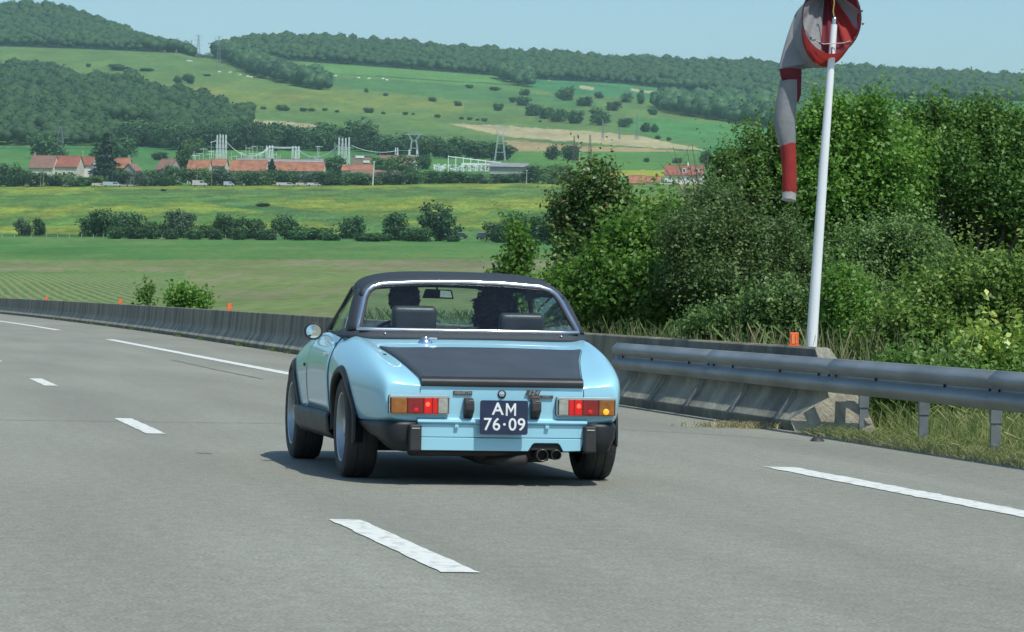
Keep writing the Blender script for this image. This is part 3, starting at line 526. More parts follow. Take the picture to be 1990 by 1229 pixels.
tag(blades('weeds', strip_pts(16000, 34, 62, .8, 8), .75, .014, LOW, .4), 'green weeds covering the bank behind the barrier', 'weeds')
gc = gnd(1440, 833); gp = np.random.normal(size=(500, 2))*[.22, .12]; tag(blades('hay', np.c_[gc[0]+gp[:, 0]-.0, gc[1]+gp[:, 1]+.1, np.full(500, .006)], .05, .004, DRY, 1.6), 'small patch of dry straw on the shoulder asphalt', 'straw')
P = strip_pts(1600, 55, 130, -.10, .02, .0); keep = (np.sin(P[:, 1]*.9)+np.sin(P[:, 1]*2.3+1)) > .95; tag(blades('moss', P[keep], .07, .012, LOW, .5), 'weeds growing along the foot of the barrier', 'weeds')
P = strip_pts(500, 18, 28, -.25, -.05, .004)
# ================================================================== FAR TREES
def ico(sub=1):
    bm = bmesh.new(); bmesh.ops.create_icosphere(bm, subdivisions=sub, radius=1); V = np.array([v.co[:] for v in bm.verts]); Fc = np.array([[v.index for v in f.verts] for f in bm.faces]); bm.free(); return V, Fc
def variant(name, kind, n, leaf, lobes):
    C, Nn, tt = crown_pts(lobes, n, .03, 5, .22); sz = leaf*np.random.uniform(.6, 1.3, len(C)); V, Q, T = leaf_quads(C, Nn, sz, sz*.75, tt, .3, .7)
    return V, Q, T
def crown_mesh(name, mat, seed, n=1100, leaf=.075, kind='round'):
    np.random.seed(seed); rnd = random.Random(seed); lobes = []
    if kind == 'conifer':
        C = []; Nn = []
        for _ in range(n):
            h = rnd.random()**1.25; a = rnd.uniform(0, 6.283); lay = .8+.25*math.sin(h*38); r = .34*(1-h)*lay*rnd.uniform(.5, 1)+.01; C.append((r*math.cos(a), r*math.sin(a), .08+.92*h-r*.25)); Nn.append((math.cos(a), math.sin(a), .3))
        C = np.array(C); Nn = np.array(Nn); tt = np.random.rand(n); sz = leaf*np.random.uniform(.6, 1.2, n); V, Q, T = leaf_quads(C, Nn, sz, sz*.5, tt)
    else:
        if kind == 'round': base = [(0, 0, .58, .34, .34, .34)]; k = 9; zr = (.25, .85)
        elif kind == 'wide': base = [(0, 0, .45, .36, .36, .33)]; k = 11; zr = (.2, .75)
        elif kind == 'tall': base = [(0, 0, .55, .24, .24, .42)]; k = 9; zr = (.2, .92)
        else: base = [(0, 0, .4, .4, .4, .34)]; k = 12; zr = (.15, .65)
        lobes = list(base)
        for _ in range(k):
            a = rnd.uniform(0, 6.283); z = rnd.uniform(*zr); rr = (.30 if kind != 'tall' else .18)*rnd.uniform(.6, 1.15)*(1.1-abs(z-.5)); r = rnd.uniform(.10, .2); lobes.append((rr*math.cos(a), rr*math.sin(a), z, r, r, r*.85))
        V, Q, T = variant(name, kind, n, leaf, lobes)
    lo = {'round': .07, 'wide': .07, 'tall': .04, 'bush': .0, 'conifer': .03}[kind]
    for ax in (0, 1): q0, q1 = np.percentile(V[:, ax], [1.2, 98.8]); V[:, ax] = (V[:, ax]-(q0+q1)/2)/(q1-q0)
    q0, q1 = np.percentile(V[:, 2], [1.2, 99]); V[:, 2] = lo+(V[:, 2]-q0)/(q1-q0)*(1-lo)
    o = npmesh('crown', V, Q, LM[mat], attrs={'tint': T}); me = o.data; bpy.data.objects.remove(o); return me
TRM = MB().tube([(0, 0, -.03), (.01, 0, .25), (0, .01, .55)], [.035, .026, .01], 6).tube([(0, 0, .25), (.14, .05, .5)], [.015, .006], 5).tube([(0, 0, .22), (-.13, -.04, .48)], [.015, .006], 5)
_t = TRM.build('trunk', BARK); TRUNK = _t.data; bpy.data.objects.remove(_t)
CM = {}
for i, (k, mt) in enumerate([('round', 'far'), ('wide', 'far'), ('tall', 'far'), ('bush', 'far'), ('round', 'fard'), ('wide', 'fard'), ('bush', 'fard'), ('round', 'farl'), ('tall', 'fard'), ('round', 'fary'), ('conifer', 'pine'), ('bush', 'farl')]):
    CM[k, mt] = [crown_mesh('crown', mt, 100+i*3+j, 2600 if k != 'conifer' else 2000, .062, k) for j in range(2)]
np.random.seed(11)
_n = [0]
def tree(x, y, w, h, kind, mat, label, group=None, name='broadleaf_tree', cat='tree', D=None, dz=0):
    X, Y, Z = place(x, y) if D is None else (atD(x, y, D)[0], D, float(terrain(np.array([atD(x, y, D)[0]]), np.array([float(D)]))[0]))
    e = empty(name, (X, Y, Z-.2), random.uniform(0, 6.28)); s = Y/F; tag(e, label, cat, group)
    j = _n[0] % 2; _n[0] += 1
    bw = {'round': .92, 'wide': 1.0, 'tall': .68, 'bush': 1.06, 'conifer': .66}[kind]
    e.scale = (w*s*1.04, w*s*1.04, h*s*1.04)
    if (kind, mat) not in CM: CM[kind, mat] = [crown_mesh('crown', mat, 300+len(CM)*2+q, 1500, .062, kind) for q in range(2)]
    c = bpy.data.objects.new('crown', CM[kind, mat][j]); col.objects.link(c); c.parent = e; c['kind'] = 'stuff'
    t = bpy.data.objects.new('trunk', TRUNK); col.objects.link(t); t.parent = e
    return e
ords0 = ['first', 'second', 'third', 'fourth', 'fifth', 'sixth', 'seventh', 'eighth', 'ninth', 'tenth', 'eleventh', 'twelfth', 'thirteenth', 'fourteenth', 'fifteenth']
GH = 'bushes in the hedge between crop field and meadow'
for q in [(45, 458, 34, 32, 'bush', 'farl', 'round greyish bush at the far left of the field hedge'), (76, 458, 22, 32, 'tall', 'fard', 'narrow pointed bush second from left in the field hedge'),
 (178, 460, 46, 36, 'bush', 'fard', 'low dark bush at the left end of the first big hedge clump'), (205, 460, 54, 50, 'round', 'far', 'tall round bush in the first big hedge clump'), (247, 461, 54, 46, 'bush', 'fard', 'dark middle bush in the first big hedge clump'),
 (283, 461, 42, 30, 'bush', 'far', 'loose low bush right in the first hedge clump'), (312, 462, 34, 28, 'round', 'fard', 'small dark bush left of the pale willow bush'), (350, 462, 56, 50, 'bush', 'farl', 'pale grey round willow bush in the field hedge'),
 (402, 463, 40, 26, 'bush', 'far', 'small bush between the pale willow bush and the next clump'), (437, 463, 44, 44, 'round', 'far', 'bush standing left in the second hedge clump'), (482, 465, 60, 40, 'bush', 'far', 'wide bush in the middle of the second hedge clump'),
 (553, 466, 48, 46, 'round', 'fard', 'dark upright round bush right in the second hedge clump'), (608, 467, 76, 26, 'bush', 'far', 'long low bush right of the second hedge clump'), (683, 464, 48, 42, 'bush', 'fard', 'single dark bush left of the car roof in the hedge'),
 (722, 470, 54, 18, 'wide', 'far', 'very low bush between two upright hedge bushes'), (768, 468, 46, 52, 'tall', 'fard', 'upright pointed bush left of the largest hedge tree'), (817, 470, 44, 28, 'bush', 'far', 'small bush leaning against the largest hedge tree'),
 (850, 469, 74, 70, 'round', 'fard', 'largest rounded tree of the field hedge beside the dark cars'), (968, 472, 50, 40, 'bush', 'far', 'bluish bush right of the two dark parked cars'), (1000, 472, 56, 56, 'round', 'far', 'taller bluish bush behind the sapling'),
 (1045, 474, 70, 52, 'bush', 'fard', 'broad bluish bush next to the slender tree'), (1090, 474, 60, 44, 'wide', 'far', 'bluish bush mostly hidden by the slender tree')]:
    tree(*q[:6], q[6], GH, 'hedge_bush', 'bush')
for i_, (x_, w_, h_) in enumerate([(226, 34, 24), (264, 34, 22), (298, 30, 20), (332, 30, 22), (376, 34, 20), (420, 30, 20), (460, 32, 24), (516, 44, 22), (580, 34, 20), (644, 34, 14), (703, 30, 14), (745, 26, 14), (796, 34, 20), (880, 26, 14), (1015, 50, 30)]):
    tree(x_, 462.5+x_*.009, w_, h_, 'bush', ['far', 'fard'][i_ % 2], f'low bush filling a gap in the field hedge, {ords0[i_]} from the left', GH, 'hedge_bush', 'bush')
tree(510, 402, 24, 8, 'wide', 'fard', 'tiny dark shrub alone in the yellow meadow', None, 'meadow_bush', 'bush'); tree(318, 372, 10, 5, 'bush', 'fard', 'tiny dark shrub near the far edge of the meadow', None, 'meadow_bush', 'bush')
# ------------------------------------------------------------------ woods that read as a mass
IV, IF = ico(2); IV1, IF1 = ico(1)
def woods(name, label, P, rad, mats, leafs=22, hf=1.25, sub=1, c2=None):
    """P: N x 3 ground points"""
    BV, BF = (IV1, IF1) if sub == 1 else (IV, IF); N = len(P); r = rad*np.clip(np.exp(np.random.normal(-.03, .25, N)), .5, 1.6)
    d = 1+.11*np.random.normal(size=(N, len(BV)))
    V = BV[None]*d[..., None]*r[:, None, None]*np.array([1, 1, .85]); V[..., 2] += (r*hf)[:, None]; V += P[:, None, :]
    Fc = (BF[None]+(np.arange(N)*len(BV))[:, None, None]).reshape(-1, 3); tt = np.clip(.45*np.random.beta(2, 2, N)+.55*(fbm(P[:, 0], P[:, 1]*.6, .022, 4)*.7+.5), 0, 1); T = np.repeat(tt, len(BV))*.8
    o = empty(name, tuple(P.mean(0))); org = P.mean(0); tag(o, label, 'woodland', kind='stuff')
    npmesh('crowns', V.reshape(-1, 3)-org, Fc, mats, o, {'tint': T}, True)['kind'] = 'stuff'
    if leafs:
        n = N*leafs; dd = rdir(n); dd[:, 2] = np.abs(dd[:, 2])*.9-.1; rr = np.repeat(r, leafs); C = np.repeat(P, leafs, 0)+dd*rr[:, None]*np.random.uniform(.85, 1.15, n)[:, None]; C[:, 2] += rr*hf
        sz = rr*.30; Vq, Q, T2 = leaf_quads(C, dd, sz, sz*.8, np.clip(np.repeat(tt, leafs)+np.random.normal(0, .16, n), 0, 1), .3, .6)
        npmesh('leaf_clumps', Vq-org, Q, mats, o, {'tint': T2})['kind'] = 'stuff'
    return o
def jgrid(X0, X1, D0, D1, s):
    a, b = np.meshgrid(np.arange(X0, X1, s), np.arange(D0, D1, s)); a = a+np.random.uniform(-.45, .45, a.shape)*s; b = b+np.random.uniform(-.45, .45, b.shape)*s; return a.ravel(), b.ravel()
def proj(X, D, Z): return unrot(995+F*X/D, HY+(H-Z)*F/D)
a, b = jgrid(-680, 900, 3805, 4480, 8.6); Z = terrain(a, b); px, py = proj(a, b, Z); k = (px > -60) & (px < 2060)
kl = k & (px < 368+8*np.sin(b*.05)); kr = k & (px > 442+8*np.sin(b*.05))
woods('forest', 'dark green forest capping the left hill under the sky', np.stack([a, b, Z], 1)[kl], 4.7, LM['wood'], 12, 1.3)
woods('forest', 'long belt of forest running along the ridge across the skyline', np.stack([a, b, Z], 1)[kr], 4.5, LM['wood'], 11, 1.3)
a, b = jgrid(-470, 150, 2080, 3800, 6.8); Z = terrain(a, b); px, py = proj(a, b, Z)
k = (px > -60) & inpoly(px, py, WOODS['left']) & ~inpoly(px, py, CLEAR); woods('forest', 'woodland covering the lower left slope above the village', np.stack([a, b, Z], 1)[k], 4.2, LM['wood'], 20, 1.3)
a, b = jgrid(60, 460, 2400, 3700, 8.5); Z = terrain(a, b); px, py = proj(a, b, Z)
k = inpoly(px, py, WOODS['copse']); woods('copse', 'dark elongated copse on the slope left of the windsock tail', np.stack([a, b, Z], 1)[k], 6.0, LM['fard'], 12)
a, b = jgrid(-420, 60, 2600, 4100, 8.5); Z = terrain(a, b); px, py = proj(a, b, Z)
k = inpoly(px, py, WOODS['spur']) | inpoly(px, py, WOODS['spur2']); woods('copse', 'line of trees running down from the saddle of the ridge', np.stack([a, b, Z], 1)[k], 6.0, LM['far'], 12)
# distinct trees in and behind the village, on the slopes
GB = 'trees of the wood behind the village'
tx = [(465, 292), (492, 290), (520, 294), (545, 290), (575, 293), (600, 290), (628, 294), (655, 290), (690, 292), (715, 296), (742, 298), (765, 302), (790, 300), (815, 306), (842, 304), (870, 308), (896, 306), (922, 309), (948, 308), (975, 312), (325, 288), (350, 292), (380, 290), (410, 292), (438, 290), (300, 286), (275, 284), (250, 286), (545, 284), (640, 284), (700, 286), (508, 283)]
for i, (x, y) in enumerate(tx):
    tree(x, y, random.uniform(44, 56), random.uniform(38, 50) if x < 740 else random.uniform(30, 40), random.choice(['round', 'wide', 'bush']), random.choice(['far', 'far', 'fard']), 'full grown broadleaf tree in the dense wood behind the village roofs', GB, 'woodland_tree')
for i, (x, y, w, h, k, mt, lab) in enumerate([(90, 308, 60, 44, 'round', 'far', 'large round tree behind the farmhouse with two roof colours'), (235, 306, 60, 40, 'round', 'far', 'round green tree right behind the tall spruce'), (205, 356, 62, 92, 'conifer', 'pine', 'tallest dark spruce in the village, beside the little orange roof'),
    (205, 340, 46, 70, 'tall', 'fard', 'dark slim tree merging with the tall spruce'), (355, 355, 36, 62, 'tall', 'fard', 'dark column shaped tree between two orange roofs'), (528, 358, 36, 46, 'conifer', 'pine', 'small dark spruce in front of the long orange roofs'), (375, 300, 44, 30, 'wide', 'fary', 'yellow green tree standing behind the barns'), (310, 312, 30, 16, 'bush', 'fard', 'dark bush behind the gabled barn'),
    (648, 346, 48, 40, 'round', 'far', 'broad tree splitting the long orange roofs in two'), (822, 330, 30, 28, 'round', 'fard', 'dark round tree in front of the delta pylon site'), (780, 345, 60, 40, 'wide', 'fary', 'wide pale green tree right of the dark barn roof'), (750, 340, 50, 34, 'bush', 'far', 'bushy tree beside the concrete pole')]):
    tree(x, y, w, h, k, mt, lab, 'trees standing among the village houses', 'spruce' if k == 'conifer' else 'village_tree')
xs_ = [-10, 18, 46, 72, 98, 122, 146, 166, 186, 232, 258, 286, 312, 336, 384, 408, 432, 458, 486, 508, 552, 578, 604, 630, 664, 690, 716, 742, 770, 798, 826, 856, 886, 916, 946, 978, 1006, 1036, 1066, 1094]
hs_ = [52, 44, 38, 28, 24, 26, 22, 20, 20, 34, 28, 30, 34, 38, 34, 38, 34, 32, 30, 32, 30, 28, 26, 28, 26, 24, 22, 26, 28, 32, 26, 28, 24, 22, 20, 20, 22, 34, 40, 44]
words_ = ['round', 'spreading', 'ragged', 'leafy', 'squat', 'bushy', 'lush', 'uneven']
ords = ['first', 'second', 'third', 'fourth', 'fifth', 'sixth', 'seventh', 'eighth', 'ninth', 'tenth', 'eleventh', 'twelfth', 'thirteenth', 'fourteenth', 'fifteenth', 'sixteenth', 'seventeenth', 'eighteenth', 'nineteenth', 'twentieth']
for i, (x, h) in enumerate(zip(xs_, hs_)):
    yb = float(np.interp(x, [0, 700, 1000, 1100], [364, 361, 357, 360])); k = random.choice(['round', 'bush', 'wide', 'bush']); mt = random.choice(['far', 'fard', 'far', 'fary', 'farl']); h *= .90
    side = 'left' if i < 20 else 'right'; o_ = ords[i if i < 20 else len(xs_)-1-i]
    tree(x, yb-random.uniform(0, 2), random.uniform(34, 46), h*random.uniform(.92, 1.1), k, mt, f'{words_[i % 8]} tree in the belt along the village edge, {o_} from the {side}', 'tree belt along the front edge of the village', 'village_tree')
S1 = 'scattered trees on the far hillside'
for i, (x, y, w, h, k, mt, lab) in enumerate([(358, 98, 34, 34, 'round', 'far', 'round tree at the right end of the left hill forest'), (386, 100, 26, 16, 'bush', 'far', 'low tree in the notch between the two skyline forests'), (410, 100, 34, 18, 'bush', 'far', 'bushy tree right in the skyline notch'), (345, 162, 18, 16, 'round', 'far', 'small tree alone above the left woodland'), (366, 163, 26, 20, 'round', 'fard', 'tree pair partner above the left woodland, the larger one'),
 (230, 138, 40, 14, 'wide', 'fard', 'dark low thicket on the upper left meadow'), (285, 139, 30, 6, 'wide', 'far', 'flat thicket right of the dark one on the upper left meadow'), (172, 131, 10, 8, 'bush', 'fard', 'small bush near the left on the upper meadow'), (402, 149, 16, 5, 'bush', 'fard', 'tiny flat bush on the upper meadow'), (1098, 196, 36, 30, 'round', 'fard', 'big round dark tree alone on the hillside'), (1135, 207, 34, 20, 'bush', 'fard', 'flat dark tree just right of the big round one'),
 (1018, 206, 34, 20, 'bush', 'fard', 'dark scrub clump where white cattle rest'), (1020, 186, 22, 14, 'bush', 'far', 'small scrub above the resting cattle'), (968, 216, 22, 16, 'bush', 'fard', 'round bush alone left of the cattle clump'), (890, 207, 16, 11, 'bush', 'fard', 'small bush alone in mid hillside'), (912, 172, 16, 8, 'bush', 'fard', 'left of two flat bushes on the hedge line'), (962, 177, 24, 8, 'wide', 'fard', 'right of two flat bushes on the hedge line'),
 (996, 200, 16, 12, 'bush', 'fard', 'small dark bush at the left of the cattle clump'), (1034, 226, 28, 24, 'tall', 'fard', 'pointed tree at the left end of the lower hillside row'), (1060, 232, 32, 26, 'bush', 'fard', 'second tree in the lower hillside row'), (1085, 238, 36, 28, 'round', 'far', 'third tree in the lower hillside row'), (1116, 241, 38, 28, 'bush', 'far', 'right end tree of the lower hillside row'), (1163, 192, 18, 14, 'round', 'farl', 'thin pale tree left on the hillside'),
 (1218, 200, 26, 22, 'tall', 'farl', 'pale slender tree left of the tall narrow one'), (1245, 203, 16, 30, 'tall', 'far', 'tall narrow tree on the hillside'), (1166, 244, 42, 38, 'round', 'fard', 'large dark tree above the brown field'), (1192, 216, 30, 20, 'bush', 'farl', 'greyish tree behind the large dark one'), (1268, 224, 20, 14, 'bush', 'fard', 'round bush at the tip of the copse'), (1254, 257, 20, 20, 'tall', 'fard', 'left of two upright bushes below the copse'), (1272, 258, 18, 18, 'round', 'fard', 'right of two upright bushes below the copse'),
 (1278, 271, 12, 8, 'bush', 'fard', 'left of two small bushes above the brown field'), (1300, 274, 10, 8, 'bush', 'fard', 'right of two small bushes above the brown field'), (1214, 248, 30, 20, 'bush', 'farl', 'hazy grey tree beside the large dark tree'), (1073, 311, 30, 32, 'round', 'far', 'round tree left of the pair standing in the brown field'), (1108, 312, 42, 32, 'wide', 'fard', 'wide tree right of the pair standing in the brown field'), (1372, 320, 28, 30, 'round', 'fard', 'dark tree directly right of the white house'),
 (1316, 318, 20, 12, 'bush', 'fard', 'dark bush behind the white house roof'), (1256, 316, 12, 10, 'bush', 'fard', 'small dark bush left behind the white house')]):
    tree(x, y, w*.88, h*.88, k, 'far' if mt == 'fard' and i % 2 else mt, lab, S1, 'hillside_tree')
np.random.seed(3)
for i, (x, y, w) in enumerate([(605, 217, 14), (632, 216, 12), (655, 219, 10), (716, 220, 22), (745, 222, 10), (788, 224, 12), (803, 224, 8), (850, 229, 14), (897, 233, 11), (913, 234, 12), (928, 235, 9), (941, 237, 14), (550, 216, 26), (590, 217, 16), (512, 213, 12), (750, 187, 12), (712, 176, 8), (840, 198, 18), (1050, 238, 8), (712, 180, 10), (620, 174, 16)]):
    tree(x, y, w*.85, w*.4+1, 'bush', 'far', 'low dark scrub bush in the broken rows across the pasture', 'low scrub bushes across the pasture', 'scrub_bush', 'bush')
# ================================================================== VILLAGE
ROOF = {'orange': pm('orange clay tiles', (.36, .15, .075), (.20, .09, .06), .45, .85, bump=.4), 'red': pm('red clay tiles', (.30, .10, .065), (.20, .075, .055), .5, .85, bump=.4), 'brown': pm('old brown tiles', (.24, .13, .10), (.17, .10, .08), .8, .9, bump=.4), 'grey': pm('grey slates', (.25, .25, .26), (.18, .18, .19), 1, .8)}
WALL = {'cream': pm('cream render', (.62, .60, .48), (.5, .48, .38), .8, .9), 'white': pm('white render', (.78, .78, .74), (.68, .68, .64), .8, .9), 'grey': pm('grey render', (.36, .36, .33), (.28, .28, .26), .8, .9)}
WIN = pm('dark window glass', (.05, .06, .07), None, 3, .2); FRM = pm('white window frame', (.75, .75, .72), None, 3, .6)
def house(label, x0, x1, yr, ye, yb, D, roof, wall, turn=0., depth=8., chim=(), wins=0, dorm=(), cat='house', name='village_house', gable=False):
    X0, _, zr = atD(x0, yr, D); X1, _, ze = atD(x1, ye, D); _, _, zb = atD((x0+x1)/2, yb, D); g = float(terrain(np.array([(X0+X1)/2]), np.array([float(D)]))[0]); zb = min(zb, g+.0)-.4
    cx = (X0+X1)/2; e = empty(name, (cx, D, zb), turn); w = abs(X1-X0); r_, ev = zr-zb, ze-zb; tag(e, label, cat)
    dp = depth
    if gable:   # gable end faces the viewer
        dp = w; w_ = depth
        MB().prism([(-dp/2, 0), (dp/2, 0), (dp/2, ev), (0, r_-.15), (-dp/2, ev)], -w_/2, w_/2, 'Y').build('wall', WALL[wall], e)
        for s in (-1, 1): MB().prism([(0, r_), (s*(dp/2+.4), ev-.35), (s*(dp/2+.4), ev-.15), (0, r_+.2)], -w_/2-.35, w_/2+.35, 'Y').build('roof_slope', ROOF[roof], e)
        if wins:
            for i in range(wins): f = MB().box(((i-(wins-1)/2)*1.8, -w_/2-.03, ev*.55), (.9, .08, 1.2)).build('window', FRM, e); MB().box(((i-(wins-1)/2)*1.8, -w_/2-.08, ev*.55), (.7, .04, 1.0)).build('pane', WIN, f)
        return e
    MB().prism([(-dp/2, 0), (dp/2, 0), (dp/2, ev), (0, r_-.15), (-dp/2, ev)], -w/2, w/2, 'X').build('wall', WALL[wall], e)
    for s in (-1, 1): MB().prism([(0, r_), (s*(dp/2+.5), ev-.45), (s*(dp/2+.5), ev-.2), (0, r_+.22)], -w/2-.3, w/2+.3, 'X').build('roof_slope', ROOF[roof], e)
    MB().tube([(-w/2-.3, 0, r_+.2), (w/2+.3, 0, r_+.2)], .14, 6).build('ridge', ROOF['orange' if roof != 'red' else 'red'], e)
    for c in chim: MB().box((w*c, 0, r_+.5), (.7, .6, 1.6)).box((w*c, 0, r_+1.35), (.85, .75, .15)).build('chimney', WALL['white' if wall == 'white' else 'grey'], e)
    for i in range(wins):
        xx = -w/2+w*(i+.6)/(wins+.2); f = MB().box((xx, -dp/2-.03, ev*.6), (1.1, .08, 1.3)).build('window', FRM, e); MB().box((xx, -dp/2-.08, ev*.6), (.85, .04, 1.05)).build('pane', WIN, f)
    for dx in dorm:
        zc = ev+(r_-ev)*.45; d = MB().box((w*dx, -dp/2*.62, zc), (1.5, 2.0, 1.7)).build('dormer', WALL['white'], e); MB().box((w*dx, -dp/2*.62-1.03, zc), (.9, .06, 1.1)).build('pane', WIN, d)
    return e
house('farmhouse half with weathered brown roof and pale left gable', 63, 111, 303, 327, 350, 1452, 'brown', 'cream', R(-12), 9.5, (-.42,), 2)
house('farmhouse half with clean red roof above a bright cream wall', 107, 158, 304, 325, 350, 1453, 'red', 'cream', R(-12), 9.5, (), 3)
house('small house with orange red roof between farmhouse and spruce', 160, 184, 306, 321, 350, 1460, 'red', 'white', R(-10), 7, ())
house('little orange roofed house right of the tall spruce', 224, 254, 308, 327, 350, 1462, 'orange', 'cream', R(-8), 8, (.4,), 1)
house('small grey gabled shed with brown roof below the orange roof', 243, 272, 319, 333, 352, 1440, 'brown', 'grey', R(-25), 6, (), 1, gable=True)
house('barn with steep brown roof and dark gable front', 312, 344, 310, 330, 352, 1455, 'brown', 'grey', R(-28), 9, ())
house('orange roof half hidden left of the lattice towers', 368, 409, 312, 330, 352, 1450, 'orange', 'cream', R(-6), 9, (.3,))
house('orange roof at the foot of the four lattice towers', 411, 441, 310, 323, 345, 1475, 'orange', 'cream', R(-6), 9, ())
house('long grey roof peeping behind the orange roofs', 462, 630, 309, 316, 330, 1520, 'grey', 'cream', R(-5), 8, (-.4, .45), cat='barn')
house('long barn roof of weathered orange left of the small spruce', 450, 520, 312, 333, 350, 1450, 'orange', 'cream', R(-7), 11, (), cat='barn')
house('long orange roof directly right of the small spruce', 533, 586, 315, 333, 350, 1452, 'orange', 'cream', R(-6), 10, (), cat='barn')
house('orange roof at the right end of the long roof row', 584, 631, 316, 333, 350, 1450, 'orange', 'cream', R(-6), 10, (), cat='barn')
house('orange barn roof left of the concrete pole', 667, 724, 321, 332, 350, 1456, 'orange', 'cream', R(-6), 9, (), cat='barn')
house('dark brown barn roof in front of the orange one', 684, 742, 331, 342, 354, 1438, 'brown', 'cream', R(-6), 8, (), cat='barn')
house('low dark brown roof between the bushy trees', 742, 770, 333, 343, 354, 1440, 'brown', 'grey', R(-12), 8, (), cat='barn')
house('reddish hipped roof behind the small gantries', 738, 775, 303, 315, 330, 1640, 'brown', 'cream', R(-12), 10, ())
house('small reddish roof at the foot of the y shaped pylon', 770, 806, 304, 318, 330, 1650, 'brown', 'white', R(-12), 10, ())
house('white house with red roof and two dormers at the right', 1294, 1366, 322, 341, 353, 1425, 'red', 'white', R(-8), 9, (.1,), 4, (.02, .36))
house('low salmon roofed shed left of the white house', 1222, 1254, 342, 356, 360, 1405, 'orange', 'cream', R(-8), 7, (), cat='shed', name='shed')
house('small salmon roof tight against the white house drive', 1258, 1284, 344, 354, 360, 1402, 'orange', 'cream', R(-8), 6, (), cat='shed', name='shed')
bx = atD(703, 315, 1660); e = empty('industrial_building', (bx[0], 1660, bx[2]-3), 0); tag(e, 'boxy brown building with white roof panels behind the towers', 'building')
MB().box((0, 0, 2.6), (9, 8, 6)).build('wall', pm('brown cladding', (.30, .22, .17), None, 1, .8), e); MB().box((-.8, -4.1, 5.2), (4.2, .3, 1.1)).build('white_panel', WALL['white'], e); MB().box((2.4, -4.1, 3.0), (3, .3, 1.0)).build('white_panel', WALL['white'], e); MB().box((0, 0, 5.75), (9.4, 8.4, .3)).build('roof', ROOF['grey'], e)
# ------------------------------------------------------------------ lattice towers
LAT = pm('pale galvanised lattice', (.78, .82, .82), (.70, .75, .75), 1, .6, .0); LATL = pm('light grey lattice', (.42, .48, .49), None, 1, .6, .1); LATD = pm('dark rusty lattice', (.15, .12, .11), (.11, .09, .085), 1, .7, .2); LATG = pm('grey lattice', (.24, .27, .29), None, 1, .6, .3)
def lattice(mb, x, y, z0, z1, w0, w1, n, t, d0=None):
    def c(k, f): w = w0+(w1-w0)*f; return Vector((x+(-1 if k in (0, 3) else 1)*w/2, y+(-1 if k < 2 else 1)*w/2, z0+(z1-z0)*f))
    for k in range(4): mb.tube([c(k, 0), c(k, 1)], t, 4, cap=False)
    for i in range(n):
        f0, f1 = i/n, (i+1)/n
        for k in range(4):
            k2 = (k+1) % 4; mb.tube([c(k, f0), c(k2, f1)], t*.7, 3, cap=False); mb.tube([c(k2, f0), c(k, f1)], t*.7, 3, cap=False); mb.tube([c(k, f1), c(k2, f1)], t*.6, 3, cap=False)
    return mb
